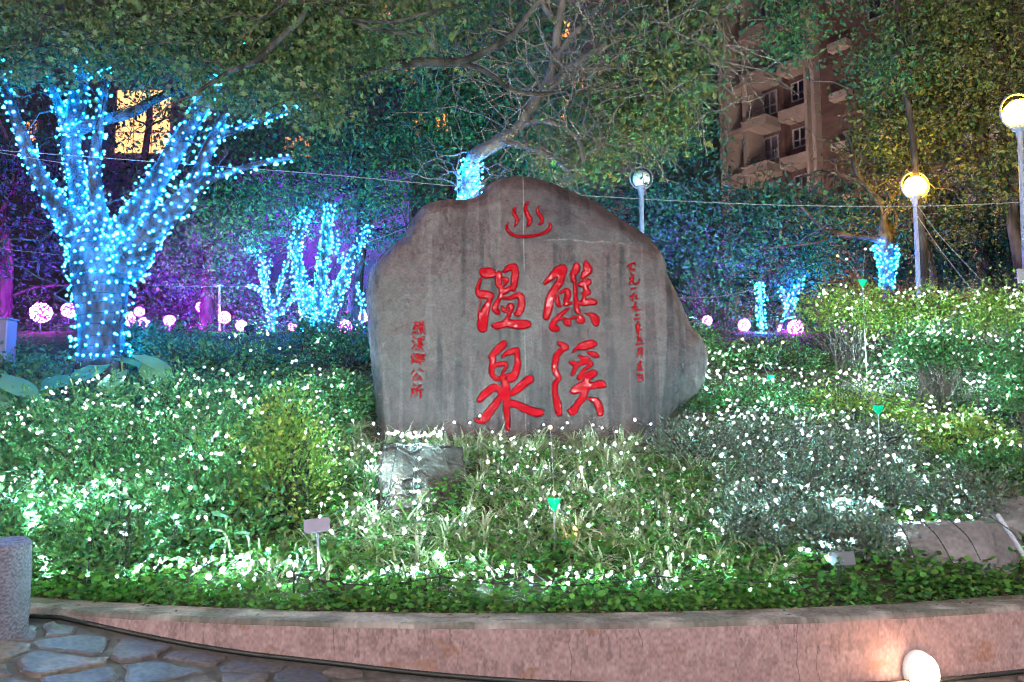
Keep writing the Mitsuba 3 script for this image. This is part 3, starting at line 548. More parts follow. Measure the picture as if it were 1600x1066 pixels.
# ---------------------------------------------------------------- long block behind the trees, some windows lit
bk = thing('apartment_block', 'long dark apartment block behind the trees with orange lit windows', 'building')
YB = 30.0; xa, xb = P(-260, 200, YB)[0], P(985, 200, YB)[0]; ztop = P(700, -140, YB)[2]
LITW = [P(px, py, YB)[[0, 2]] for (px, py) in ((640, 115), (697, 118), (690, 190), (655, 195), (880, 45), (882, 172), (455, 232), (476, 230), (48, 205), (600, 15), (905, 122), (215, 85))]
HOLES = []
for x, z in LITW: HOLES.append((x, z, True))
for i in range(math.ceil(xa / 2.1), math.floor(xb / 2.1) + 1):
    for j in range(1, 8):
        x, z = i * 2.1, 5.5 + j * 2.9
        if xa + .8 < x < xb - .8 and z < ztop - 1 and all(abs(x - a) > .8 or abs(z - b) > 1.2 for a, b in LITW): HOLES.append((x, z, False))
g = sbox(xa, 3.4, xb, ztop).difference(unary_union([sbox(x - .28, z - .46, x + .28, z + .46) for x, z, _l in HOLES]))
m = trimesh.creation.extrude_polygon(g, .25, engine='earcut'); v = np.array(m.vertices)
obj('wall', MB().add(np.c_[v[:, 0], YB + v[:, 2], v[:, 1]], np.array(m.faces)).add(*box(xa, xa + .2, YB + .26, YB + 9, 3.4, ztop)).add(*box(xb - .2, xb, YB + .26, YB + 9, 3.4, ztop)).add(*box(xa + .21, xb - .21, YB + 3, YB + 3.2, 3.4, ztop)).mesh(), 'night_wall', bk)
obj('roof', box(xa - .3, xb + .3, YB - .3, YB + 9.3, ztop, ztop + .4), 'night_wall', bk)
for x, z, lit in HOLES:
    fr = MB()
    for a, b, c_, d in ((x - .33, x + .33, z - .52, z - .45), (x - .33, x + .33, z + .45, z + .52), (x - .33, x - .26, z - .449, z + .449), (x + .26, x + .33, z - .449, z + .449), (x - .02, x + .02, z - .449, z + .449)): fr.add(*box(a, b, YB - .06, YB - .002, c_, d))
    w = obj('window', fr.mesh(), 'window_frame', bk)
    obj('pane', box(x - .26, x + .26, YB - .04, YB - .03, z - .45, z + .45), 'lit_glass' if lit else 'glass', w, emit=L_WINDOW if lit else None, weight=.3, label='orange lit pane' if lit else None)
# the lit hall front at the left, and the terrace wall, purple light in its colour, in front of the block
a, b = P(178, 240, 27)[[0, 2]], P(268, 140, 27)[[0, 2]]
hl = thing('lit_hall', 'building front glowing gold behind the big wrapped tree', 'building'); 
obj('wall', MB().add(*box(a[0] - 1.2, b[0] + 1.2, 27.05, 29.6, 3.4, b[1] + 1.2)).mesh(), 'purple_cast_render', hl)
obj('roof', box(a[0] - 1.4, b[0] + 1.4, 26.8, 29.7, b[1] + 1.2, b[1] + 1.5), 'night_wall', hl)
for i in range(3):
    for j in range(3):
        x0_, x1_ = a[0] + (b[0] - a[0]) * i / 3, a[0] + (b[0] - a[0]) * (i + 1) / 3; z0_, z1_ = a[1] + (b[1] - a[1]) * j / 3, a[1] + (b[1] - a[1]) * (j + 1) / 3
        obj('pane', box(x0_ + .03, x1_ - .03, 27.0, 27.04, z0_ + .03, z1_ - .03), 'lit_glass', hl, emit=(.5, .25, .085), weight=.4)
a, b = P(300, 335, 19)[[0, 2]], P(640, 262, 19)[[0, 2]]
tw = thing('terrace_wall', 'terrace wall with purple light put into its mauve colour, behind the wrapped trees', 'wall')
obj('wall', box(a[0], b[0], 19.0, 19.4, 3.0, b[1] - .3), 'purple_cast_render', tw); obj('coping', box(a[0] - .1, b[0] + .1, 18.9, 19.5, b[1] - .3, b[1] - .1, .02), 'purple_cast_render', tw)

# ---------------------------------------------------------------- trees
def path(pts, y=None, n=6):
    """Points (px, py, width in px, depth) -> a smooth centre line and its radii in metres."""
    q = []
    for p_ in pts:
        d = p_[3] if len(p_) > 3 else y
        q.append([*P(p_[0], p_[1], d), p_[2] * d / F / 2])
    q = catmull(np.array(q), n); return q[:, :3], np.maximum(q[:, 3], .004)
def rooted(pts, r_, depth=.3):
    """Carries a trunk's lower end down into the ground."""
    p0 = pts[0]; g = float(G(p0[0], p0[1])) - depth
    if p0[2] <= g: return pts, r_
    return np.vstack([[p0[0], p0[1], g], pts]), np.concatenate([[r_[0] * 1.25], r_])
def limb(a, b, r0, r_, sag=.12):
    """A crooked limb from a to b."""
    a, b = np.asarray(a), np.asarray(b); L = np.linalg.norm(b - a); n = 7; t = np.linspace(0, 1, n)[:, None]
    p = a + (b - a) * t + r_.normal(0, .045 * L, (n, 3)) * np.sin(math.pi * t) + np.array([0, 0, sag * L]) * np.sin(math.pi * t)
    return p, np.linspace(r0, max(.25 * r0, .005), n)
def crown_mesh(blobs, leaf, size, cols, seed, per=26, sig=.20, up=.5, spread=.22):
    """Leaves in clumps through the volume of each blob (px, py, depth, rx px, rz px, ry m, clumps)."""
    r_ = rng(seed); mb = MB(); cen = []
    for (px, py, y, rx, rz, ry, n) in blobs:
        c = P(px, py, y); s = y / F
        d = r_.normal(size=(n, 3)); d /= np.linalg.norm(d, axis=1, keepdims=True); d *= r_.uniform(.25, 1.0, (n, 1)) ** .5
        q = c + d * [rx * s, ry, rz * s]; cen.append(q)
        m = np.maximum(4, (per * r_.uniform(.3, 2.2, n)).astype(int)); sg = sig * r_.uniform(.45, 1.5, n)
        pos = np.repeat(q, m, 0) + r_.normal(size=(m.sum(), 3)) * np.repeat(sg, m)[:, None] * [1, 1, .6]
        if leaf is STAR:
            h = r_.random(len(pos)) < .30; leaf_mesh(mb, pos[h], size, leaf, cols, r_, .2, spread, droop=.5); leaf_mesh(mb, pos[~h], size * .8, DIAMOND, cols, r_, up, spread, droop=.5)
        else: leaf_mesh(mb, pos, size, leaf, cols, r_, up, spread, droop=.35)
    return mb, np.vstack(cen)
def tree(name, label, trunks, blobs, leaf, size, cols, seed, boughs=(), per=26, sig=.2, group=None, limbs=40, bark='bark', twigs=0, limb_r=.03, skip_root=False):
    k = thing(name, label, 'tree', group); r_ = rng(seed + 500); mb = MB(); nodes = []; rad = []
    for i, (p, ra) in enumerate(trunks):
        if i == 0 and not skip_root: p, ra = rooted(p, ra)
        mb.add(*tube(p, ra, 10, rough=.12, seed=seed + i)); nodes.append(p); rad.append(ra)
    obj('trunk', mb.mesh(), bark, k, smooth=True)
    for i, (p, ra) in enumerate(boughs):
        obj('bough', tube(p, ra, 9, rough=.15, seed=seed + 40 + i), bark, k, smooth=True); nodes.append(p); rad.append(ra)
    cm, cen = crown_mesh(blobs, leaf, size, cols, seed, per, sig)
    nodes = np.vstack(nodes); rad = np.concatenate(rad)
    if limbs:
        lb = MB(); pick = cen[r_.permutation(len(cen))[:limbs]]
        for c in pick:
            j = np.argmin(np.linalg.norm((nodes - c) * [1, 1, 1.4], axis=1)); p, ra = limb(nodes[j], c, min(limb_r, rad[j] * .7), r_)
            lb.add(*tube(p, ra, 5)); nodes = np.vstack([nodes, p[2:]]); rad = np.concatenate([rad, ra[2:]])
        for _ in range(twigs):
            j = r_.integers(len(rad)); L = r_.uniform(.4, 1.3); d = r_.normal(size=3); d[1] *= .6; d /= np.linalg.norm(d)
            d[1] -= .25; p, ra = limb(nodes[j], nodes[j] + d * L, min(.014, max(.008, rad[j] * .6)), r_, .1); lb.add(*tube(p, ra, 4))
            e, ra2 = limb(p[4], p[4] + (d + r_.normal(0, .5, 3)) * L * .5, ra[4], r_, .1); lb.add(*tube(e, ra2, 3))
        obj('branches', lb.mesh(), bark, k, smooth=True)
    obj('crown', cm.mesh(), 'leaf', k, color=cm.col())
    return k
OLIVE = np.array([[.13, .155, .06], [.10, .14, .055], [.165, .175, .07], [.08, .115, .05]])
GREEN = np.array([[.075, .18, .085], [.06, .15, .085], [.10, .20, .08], [.05, .125, .07]])
TEAL_LIT = np.array([[.04, .15, .105], [.03, .12, .10], [.055, .165, .105], [.03, .10, .085]])  # leaf green tinted teal to carry the coloured light on the back trees
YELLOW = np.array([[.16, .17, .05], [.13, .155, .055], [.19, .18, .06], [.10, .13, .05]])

# the big wrapped tree on the left
D0 = 9.0
BIG = {
 'trunk': [(157, 590, 92, D0), (158, 540, 84, D0), (158, 500, 82, D0), (158, 450, 96, D0), (158, 412, 108, D0), (157, 380, 96, D0), (156, 352, 60, D0), (154, 330, 26, D0)],
 'far left limb': [(140, 395, 64, D0), (112, 350, 54, 8.9), (84, 312, 48, 8.8), (54, 262, 42, 8.7), (26, 190, 32, 8.6), (2, 118, 26, 8.5), (-20, 40, 20, 8.4)],
 'upright limb': [(148, 390, 70, D0), (130, 320, 48, 9.1), (114, 250, 42, 9.2), (112, 200, 52, 9.2), (124, 150, 46, 9.2), (132, 85, 24, 9.2), (136, 30, 18, 9.2)],
 'short left fork': [(114, 215, 40, 9.2), (98, 178, 30, 9.15), (84, 146, 22, 9.1), (70, 110, 14, 9.0)],
 'slender upright limb': [(162, 385, 50, 8.9), (152, 320, 32, 8.85), (148, 260, 28, 8.8), (156, 190, 26, 8.8), (164, 130, 22, 8.8), (168, 78, 18, 8.8), (170, 20, 12, 8.8)],
 'upper right limb': [(180, 400, 70, D0), (222, 320, 48, 8.8), (262, 255, 44, 8.7), (296, 198, 42, 8.6), (320, 158, 38, 8.5), (336, 136, 30, 8.5), (372, 80, 26, 8.3), (388, 10, 30, 8.2), (392, -60, 28, 8.1)],
 'lower right limb': [(190, 418, 76, D0), (232, 366, 56, 8.7), (276, 322, 48, 8.5), (306, 284, 42, 8.4), (322, 240, 36, 8.4), (338, 205, 28, 8.4), (350, 178, 24, 8.4)],
 'reaching bough': [(300, 298, 26, 8.4), (330, 280, 22, 8.35), (362, 268, 18, 8.3), (400, 257, 15, 8.2), (456, 246, 12, 8.1)],
 'upper bough': [(336, 212, 20, 8.4), (366, 203, 16, 8.35), (398, 190, 14, 8.3), (428, 182, 13, 8.2), (462, 168, 11, 8.1), (540, 124, 13, 7.6)]}
BIGP = {n: (lambda a: (a[0], a[1] * (.84 if n == 'trunk' else 1) * (1 if n == 'trunk' else np.interp(np.linspace(0, 1, len(a[1])), [0, .2, .5], [.86, .72, .56]))))(path(p)) for n, p in BIG.items()}
lean = [path([(118, 205, 20, 9.2), (160, 188, 18, 9.0), (205, 176, 16, 8.8), (250, 152, 13, 8.6), (330, 118, 10, 8.3)]), path([(540, 124, 14, 7.6), (600, 104, 15, 7.5), (660, 98, 15, 7.4), (712, 98, 14, 7.4), (752, 84, 11, 7.3), (796, 58, 10, 7.2), (832, 14, 8, 7.1), (852, -20, 7, 7.0)]),
        path([(712, 99, 10, 7.4), (746, 106, 9, 7.4), (776, 124, 8, 7.4), (800, 142, 8, 7.5), (836, 147, 7, 7.6), (874, 144, 5, 7.6)]), path([(440, 70, 26, 8.0), (470, 20, 18, 7.8), (500, -30, 16, 7.6)]), path([(385, 60, 20, 8.2), (420, 52, 18, 8.1), (445, 30, 14, 8.0), (520, -10, 10, 7.8)]),
        path([(430, 4, 9, 6.4), (480, 6, 9, 6.4), (523, 10, 8, 6.4), (548, 30, 7, 6.4), (586, 46, 6, 6.4), (660, 56, 4, 6.5)]), path([(548, 30, 6, 6.4), (610, 34, 5, 6.3), (668, 20, 4, 6.3), (724, 8, 3, 6.2)]), path([(400, 96, 10, 6.6), (440, 58, 10, 6.5), (470, 30, 9, 6.4), (480, 6, 8, 6.4)]), path([(300, 150, 6, 7.0), (352, 116, 7, 6.9), (400, 96, 9, 6.6)])]
tree('shade_tree', 'big spreading tree whose trunk and limbs are wrapped in blue fairy lights', list(BIGP.values()), boughs=lean, blobs=
     [(40, 40, 7.6, 130, 75, .9, 66), (190, 40, 7.4, 130, 60, .9, 70), (330, 35, 7.2, 120, 60, .8, 66), (460, 40, 7.0, 110, 60, .8, 60), (560, 50, 6.8, 90, 45, .7, 30), (360, 128, 7.4, 90, 34, .6, 34), (480, 135, 7.2, 70, 42, .6, 34), (250, 90, 7.8, 120, 40, .6, 50), (30, 95, 8.2, 60, 40, .5, 22), (610, -10, 6.8, 120, 40, .7, 40)],
     leaf=STAR, size=.064, cols=OLIVE, seed=31, per=46, sig=.16, limbs=90, twigs=60, limb_r=.02)
# the leaning tree behind the stone
STB = path([(728, 340, 44, 9.6), (732, 310, 42, 9.6), (736, 275, 40, 9.6), (740, 246, 32, 9.5), (770, 228, 30, 9.4), (806, 204, 24, 9.3), (836, 160, 24, 9.2), (852, 140, 24, 9.2), (868, 90, 22, 9.1), (872, 40, 18, 9.0), (890, -40, 14, 8.9)])
STB = (STB[0], STB[1] * .76)
ST2 = [path([(848, 146, 24, 9.2), (880, 120, 20, 9.1), (912, 96, 18, 9.0), (950, 70, 14, 8.9), (1010, 30, 11, 8.8), (1060, -20, 9, 8.7)]), path([(880, 120, 14, 9.1), (930, 112, 12, 9.0), (980, 98, 10, 8.9), (1040, 84, 8, 8.8), (1100, 40, 6, 8.7)]),
       path([(866, 100, 14, 9.1), (892, 60, 12, 9.0), (930, 20, 10, 8.9), (950, -20, 8, 8.8)]), path([(770, 226, 12, 9.4), (800, 226, 9, 9.3), (850, 240, 8, 9.2), (890, 268, 6, 9.1)]), path([(806, 200, 10, 9.3), (850, 190, 8, 9.1), (900, 215, 7, 9.0), (912, 255, 5, 8.9)]), path([(872, 40, 10, 9.0), (850, 10, 9, 8.9), (838, -30, 8, 8.8)])]
tree('leaning_tree', 'leaning tree behind the boulder with bare twiggy boughs, its trunk top wrapped in blue lights', [STB] + ST2,
     [(640, 40, 9.5, 110, 60, .9, 46), (980, 130, 9.0, 80, 70, .8, 44), (1030, 60, 8.8, 76, 80, .8, 60), (1025, 175, 9.2, 70, 56, .7, 54), (960, 208, 9.4, 120, 36, .7, 62), (890, 250, 9.4, 90, 24, .6, 30), (1075, 0, 8.8, 60, 40, .6, 30), (1080, 110, 9.2, 22, 44, .5, 14), (820, 20, 9.6, 120, 60, .8, 22), (740, 60, 10, 120, 80, .8, 26)],
     STAR, .085, np.vstack([GREEN, YELLOW[:2], OLIVE[:2]]), 41, per=24, sig=.20, limbs=90, twigs=420, limb_r=.018, bark='pale_bark')
# trees beyond, each with its own crown
def back_tree(label, px, y, top, blobs, cols, seed, size=.10, per=24, leaf=DIAMOND, w=26, limbs=26, twigs=30, group='trees beyond the garden bed'):
    c = P(px, top, y); g = float(G(c[0], y)); h = c[2] - g; r_ = rng(seed + 900)
    p = np.array([[c[0] + r_.normal(0, .1) * t * 3, y + r_.normal(0, .1) * t * 2, g + h * t] for t in np.linspace(-.05, .95, 6)])
    tree('broadleaf_tree', label, [(catmull(p, 4), np.linspace(w * y / F / 2, .03, 21))], blobs, leaf, size, cols, seed, per=per, sig=.26, limbs=limbs, twigs=twigs, limb_r=.035, skip_root=True)
back_tree('dark blue green tree filling the shadow left of the big wrapped tree', 20, 14.5, 180, [(20, 330, 14.5, 120, 130, 1.3, 150), (60, 200, 15, 110, 70, 1.2, 70), (250, 430, 14.5, 60, 50, .8, 30)], TEAL_LIT, 51)
back_tree('dense green tree between the big wrapped tree and the clump of wrapped stems', 330, 14.0, 240, [(300, 350, 13.6, 120, 76, 1.0, 150), (420, 330, 13.6, 130, 46, 1.0, 130), (330, 260, 14.5, 100, 60, 1.0, 90), (330, 430, 14.4, 90, 50, 1.0, 40)], GREEN, 52)
back_tree('green tree with thin boughs standing behind the clump of wrapped stems', 560, 14.5, 60, [(560, 260, 14.2, 150, 80, 1.2, 190), (470, 190, 14.6, 120, 80, 1.2, 130), (680, 190, 13.8, 70, 60, .9, 60), (620, 350, 14.4, 90, 60, 1.0, 60), (640, 150, 14.8, 140, 90, 1.2, 120), (540, 80, 15, 150, 80, 1.2, 110)], np.vstack([GREEN, TEAL_LIT[:2]]), 53, twigs=120)
back_tree('leafy tree directly behind the top of the boulder', 800, 15.0, 40, [(780, 170, 14.6, 120, 100, 1.2, 130), (740, 60, 15, 150, 90, 1.2, 110), (880, 230, 14.6, 120, 60, 1.0, 90), (900, 90, 15, 130, 90, 1.2, 100), (840, 300, 15, 140, 50, 1.0, 60)], np.vstack([TEAL_LIT, GREEN[:2]]), 54)
back_tree('tall blue green tree beside the apartment tower', 1080, 15.5, 40, [(1050, 300, 15, 80, 110, 1.2, 130), (1040, 180, 15.5, 70, 90, 1.2, 90), (1010, 90, 16, 90, 90, 1.2, 80), (1130, 370, 15, 100, 70, 1.1, 90), (980, 360, 15.5, 90, 80, 1.0, 60)], TEAL_LIT, 55)
back_tree('low blue green tree below the apartment tower', 1240, 15.0, 300, [(1230, 350, 14.6, 110, 60, 1.1, 110), (1200, 420, 14.6, 130, 50, 1.0, 80), (1330, 350, 15, 80, 60, 1.0, 56), (1180, 318, 15.4, 60, 26, .7, 26)], np.vstack([TEAL_LIT, GREEN[:1]]), 56, twigs=80)
back_tree('tree with lamplit yellow leaves above the shorter lit globe lamp', 1440, 14.5, 120, [(1440, 170, 14.0, 100, 70, 1.1, 130), (1400, 110, 14.4, 46, 100, 1.0, 64), (1400, 215, 13.4, 60, 36, .8, 50), (1372, 250, 14.4, 40, 60, .8, 36), (1500, 270, 13.8, 70, 50, 1.0, 50), (1450, 350, 14.6, 90, 40, .9, 40)], np.vstack([YELLOW, OLIVE]), 57)
back_tree('tall dark tree at the right edge behind the taller lit lamp', 1570, 13.0, -20, [(1540, 70, 12.5, 110, 90, 1.1, 140), (1470, 30, 12.8, 100, 60, 1.0, 80), (1580, 250, 13, 70, 90, 1.0, 70), (1530, 180, 13.2, 60, 60, .9, 40)], np.vstack([OLIVE, YELLOW[1:2]]), 58)
back_tree('tree whose leafy boughs hang across the top of the apartment tower', 1412, 12.5, -60, [(1228, 60, 11.5, 36, 30, .6, 30), (1320, -25, 11.8, 90, 26, .7, 30), (1215, -8, 11.4, 50, 18, .6, 16), (1390, 90, 12.4, 34, 70, .7, 40)], np.vstack([GREEN, OLIVE[:1]]), 59, w=15)
back_tree('dark tree in the shadow under the two lit lamps', 1540, 17.0, 330, [(1520, 390, 16.5, 110, 60, 1.2, 100), (1420, 400, 17, 90, 50, 1.0, 60), (1610, 340, 17, 60, 110, 1.2, 70)], TEAL_LIT, 60)
back_tree('dark far tree behind the dense green tree', 240, 20, 60, [(240, 300, 20, 220, 180, 1.5, 200), (120, 120, 21, 200, 100, 1.5, 110)], TEAL_LIT, 61, size=.13)
back_tree('dark far tree behind the boulder, tallest of the far ones', 720, 20, -60, [(700, 220, 19.5, 260, 200, 1.5, 260), (640, 60, 20, 200, 120, 1.5, 120)], TEAL_LIT, 62, size=.13)
back_tree('dark far tree behind the tall blue green one', 1000, 20.5, 0, [(950, 260, 20, 160, 200, 1.5, 180), (1090, 420, 20, 200, 60, 1.3, 110)], TEAL_LIT, 63, size=.13)
# ---------------------------------------------------------------- fairy lights on the trees
def bulbs(mb, pos, nor, rad, r_):
    """Small bell shaped lamps, each pointing along its own direction."""
    n = len(pos); d = nor + r_.normal(0, .35, (n, 3)); d /= np.linalg.norm(d, axis=1, keepdims=True)
    a = np.cross(d, r_.normal(size=(n, 3))); a /= np.linalg.norm(a, axis=1, keepdims=True) + 1e-9; b = np.cross(d, a); s = rad * r_.uniform(.55, 1.2, n) * np.where(r_.random(n) < .14, 1.45, 1.0)
    loc = [(0, 0, -.9)] + [(math.cos(t), math.sin(t), .35) for t in np.arange(5) * 2 * math.pi / 5] + [(0, 0, .75)]
    fc = [[0, 1 + (i + 1) % 5, 1 + i] for i in range(5)] + [[6, 1 + i, 1 + (i + 1) % 5] for i in range(5)]
    L = np.array(loc); v = pos[:, None] + s[:, None, None] * (L[None, :, :1] * a[:, None] + L[None, :, 1:2] * b[:, None] + L[None, :, 2:] * d[:, None])
    mb.add(v.reshape(-1, 3), (np.array(fc)[None] + (np.arange(n) * 7)[:, None, None]).reshape(-1, 3))
def wrap(label, p, ra, rad=.018, pitch=.105, step=.085, t0=0.0, t1=1.0, seed=0, group=None, name='fairy_lights', cone=None):
    """A string of lamps wound round a limb from t0 to t1 of its length."""
    r_ = rng(seed); t, A, B = frames(p); s = np.concatenate([[0], np.cumsum(np.linalg.norm(np.diff(p, axis=0), axis=1))]); L = s[-1]
    pos, nor, wire = [], [], []; u, ang = L * t0, r_.uniform(0, 6)
    while u < L * t1:
        c = np.array([np.interp(u, s, p[:, k]) for k in range(3)]); a = np.array([np.interp(u, s, A[:, k]) for k in range(3)]); b = np.array([np.interp(u, s, B[:, k]) for k in range(3)]); R = np.interp(u, s, ra)
        d = math.cos(ang) * a + math.sin(ang) * b; wire.append(c + d * (R * 1.06 + .006))
        pos.append(c + d * (R * 1.08 + .018) + r_.normal(0, .018, 3)); nor.append(d)
        w = step / max(R, .02); w = min(w, 1.9); ang += w * r_.uniform(.45, 1.6); u += pitch * w / (2 * math.pi) * r_.uniform(.3, 1.8)
    k = thing(name, label, 'fairy lights', group); mb = MB(); bulbs(mb, np.array(pos), np.array(nor), rad, r_)
    obj('wire', tube(np.array(wire), .004, 3), 'cable_black', k); obj('bulbs', mb.mesh(), 'bulb', k, emit=L_CYAN, weight=max(.3, len(pos) / 110), kind='stuff')
    return k
WHERE = {'trunk': (.12, .86), 'far left limb': (0, .95), 'upright limb': (.02, .82), 'short left fork': (0, .9), 'slender upright limb': (0, .85), 'upper right limb': (0, .68), 'lower right limb': (0, 1), 'reaching bough': (0, 1), 'upper bough': (0, .62)}
for i, (n, (p, ra)) in enumerate(BIGP.items()):
    t0, t1 = WHERE[n]; wrap(f'blue fairy lights wound round the {n} of the big tree', p, ra, t0=t0, t1=t1, seed=70 + i, pitch=.115 if n == 'trunk' else .105, step=.10 if n == 'trunk' else .09)
wrap('short end of blue fairy lights high on the upper right limb among the leaves', *BIGP['upper right limb'], t0=.735, t1=.80, seed=89, pitch=.08, step=.07)
wrap('blue fairy lights round the trunk top of the leaning tree behind the boulder', STB[0], STB[1], t0=.0, t1=.22, seed=90, pitch=.08, step=.075)

def wrapped_stems(name, label, stems, y, seed, lab, rad=.017, pitch=.07, step=.06, cols=None, blobs=(), t1=.97):
    k = thing(name, label, 'tree'); ps = [(lambda a: (a[0], a[1] * .68))(path(s, y)) for s in stems]; mb = MB()
    for i, (p, ra) in enumerate(ps):
        q = rooted(p, ra) if i == 0 or s_ground(p) else (p, ra); mb.add(*tube(*q, 9, rough=.1, seed=seed + i))
    obj('trunk', mb.mesh(), 'bark', k, smooth=True)
    if blobs:
        cm, _ = crown_mesh(blobs, DIAMOND, .07, cols, seed, 26, .22); obj('crown', cm.mesh(), 'leaf', k, color=cm.col())
    for i, (p, ra) in enumerate(ps): wrap(lab[i], p, ra, rad=rad, pitch=pitch, step=step, seed=seed + 20 + i, t1=t1)
def s_ground(p): return p[0, 2] < float(G(p[0, 0], p[0, 1])) + .5
wrapped_stems('wrapped_tree', 'clump of three stems wrapped in blue lights left of the boulder',
    [[(486, 522, 34), (478, 470, 30), (466, 425, 24), (462, 385, 22), (474, 345, 18), (486, 322, 14)], [(494, 522, 26), (497, 470, 24), (502, 430, 22), (508, 380, 18), (512, 345, 20), (518, 312, 14)], [(500, 522, 30), (515, 485, 26), (532, 445, 24), (550, 405, 18), (566, 375, 16), (580, 345, 12)], [(534, 412, 10), (526, 385, 9), (520, 360, 8)]], 13.0, 101,
    ['blue fairy lights on the left stem of the three stemmed clump', 'blue fairy lights on the middle stem of the three stemmed clump', 'blue fairy lights on the right stem of the three stemmed clump', 'blue fairy lights on the short fork linking middle and right stems'],
    cols=GREEN, blobs=((470, 280, 13.2, 70, 36, .7, 26), (560, 300, 13.2, 70, 36, .7, 24)))
wrapped_stems('wrapped_tree', 'small forked tree wrapped in blue lights left of the three stemmed clump',
    [[(424, 522, 13), (424, 492, 12), (416, 462, 10), (409, 430, 8), (410, 405, 7), (400, 393, 5), (376, 390, 4)], [(420, 475, 8), (408, 455, 6), (396, 448, 5), (384, 446, 4)], [(426, 486, 8), (434, 460, 6), (440, 430, 5), (452, 406, 4)], [(428, 492, 8), (446, 484, 6), (452, 470, 5), (462, 462, 4)], [(414, 452, 8), (418, 425, 7), (422, 410, 5)]], 14.0, 131,
    [f'blue fairy lights on the {w} of the small forked tree' for w in ('main stem', 'lowest left fork', 'upper right fork', 'low right fork', 'short middle fork')])
wrapped_stems('wrapped_tree', 'thin stem wrapped in blue lights half hidden by the left edge of the boulder', [[(560, 528, 10), (566, 490, 9), (564, 465, 8), (556, 440, 6)]], 12.0, 151, ['blue fairy lights on the thin stem beside the left edge of the boulder'])
wrapped_stems('wrapped_tree', 'forked tree wrapped in blue lights right of the boulder', [[(1232, 528, 14), (1232, 490, 14), (1236, 468, 13), (1248, 448, 10), (1254, 428, 7)], [(1232, 478, 9), (1224, 460, 7), (1216, 450, 5)]], 14.0, 161,
    ['blue fairy lights on the main stem of the forked tree right of the boulder', 'blue fairy lights on the left fork of the tree right of the boulder'], cols=TEAL_LIT, blobs=((1255, 415, 14, 40, 26, .5, 22),))
wrapped_stems('wrapped_tree', 'bare branched tree behind the hedge, its trunk wrapped in blue lights', [[(1386, 452, 24), (1387, 420, 30), (1384, 384, 44), (1380, 340, 14), (1376, 318, 12)]], 13.5, 171, ['blue fairy lights on the trunk of the bare branched tree behind the hedge'], t1=.52)
bb = MB(); r = rng(177)
for pts in ([(1384, 384, 12), (1360, 372, 9), (1310, 366, 8), (1280, 352, 6), (1240, 310, 4)], [(1376, 320, 12), (1350, 285, 10), (1336, 262, 9), (1330, 225, 7), (1318, 205, 5)], [(1380, 345, 10), (1400, 300, 8), (1440, 270, 7), (1500, 250, 6), (1560, 226, 5)], [(1310, 366, 6), (1270, 380, 5), (1190, 388, 3)], [(1350, 285, 6), (1300, 270, 4), (1250, 276, 3)], [(1384, 384, 8), (1400, 350, 6), (1392, 310, 5), (1380, 282, 4)]):
    p, ra = path(pts, 13.5); bb.add(*tube(p, ra, 6))
    for j in range(8):
        c = p[r.integers(len(p))]; q, ra2 = limb(c, c + r.normal(0, .6, 3), .012, r); bb.add(*tube(q, ra2, 4))
obj('branches', bb.mesh(), 'bark', 'wrapped_tree_004', smooth=True)
cm, _ = crown_mesh(((1300, 360, 13.5, 70, 30, .6, 14), (1390, 310, 13.4, 60, 30, .6, 22), (1460, 380, 13.8, 60, 30, .6, 14)), DIAMOND, .07, YELLOW, 178, 18, .22); obj('crown', cm.mesh(), 'leaf', 'wrapped_tree_004', color=cm.col())
# the slim post with lights
k = thing('light_post', 'slim pale post hung with blue lights right of the boulder', 'post'); p, ra = path([(1190, 528, 5), (1189, 480, 5), (1187, 440, 5)], 12.0); obj('pole', tube(*rooted(p, ra), 8), 'post_paint', k)
wrap('blue fairy lights hanging down the slim pale post right of the boulder', p, ra + .02, seed=191, rad=.016, pitch=.05, step=.07)
k = thing('light_post', 'slim pale post with a small lamp head left of the small forked tree', 'post'); p, ra = path([(343, 520, 4), (343, 480, 4), (343, 449, 4)], 13.0); obj('pole', tube(*rooted(p, ra), 8), 'post_paint', k); obj('head', box(p[-1, 0] - .09, p[-1, 0] + .05, 12.95, 13.05, p[-1, 2], p[-1, 2] + .05, .008), 'post_paint', k)

# ---------------------------------------------------------------- ball lights on the ground
BALLS = [(64, 489, 17, 12.0, 'purple glowing ball light farthest to the left'), (108, 485, 12, 13, 'purple glowing ball light touching the left side of the big trunk'), (202, 500, 10, 12.5, 'purple glowing ball light just right of the big trunk'), (218, 487, 8, 13.8, 'small raised ball light behind the pair right of the big trunk'), (225, 505, 9, 12.2, 'lower ball light of the pair right of the big trunk'),
         (265, 501, 9, 12.6, 'single ball light between the big trunk and the slim lamp post'), (315, 480, 9, 14.5, 'higher ball light left of the slim lamp post'), (351, 496, 10, 13.0, 'ball light at the foot of the slim lamp post'), (377, 509, 9, 12.6, 'bright ball light left of the small forked tree'), (457, 511, 7, 12.4, 'small ball light between the small forked tree and the three stemmed clump'),
         (538, 512, 13, 11.8, 'large ball light right of the three stemmed clump'), (568, 496, 8, 13.0, 'ball light half hidden by the left edge of the boulder'), (1105, 501, 8, 11.5, 'ball light just right of the boulder seen among leaves'), (1163, 508, 10, 12.2, 'ball light left of the slim post with blue lights'), (1224, 515, 9, 12.4, 'ball light left of the forked wrapped tree'), (1243, 512, 13, 12.0, 'large ball light right of the forked wrapped tree'), (1320, 510, 10, 12.6, 'ball light seen through the bare stems of the hedge')]
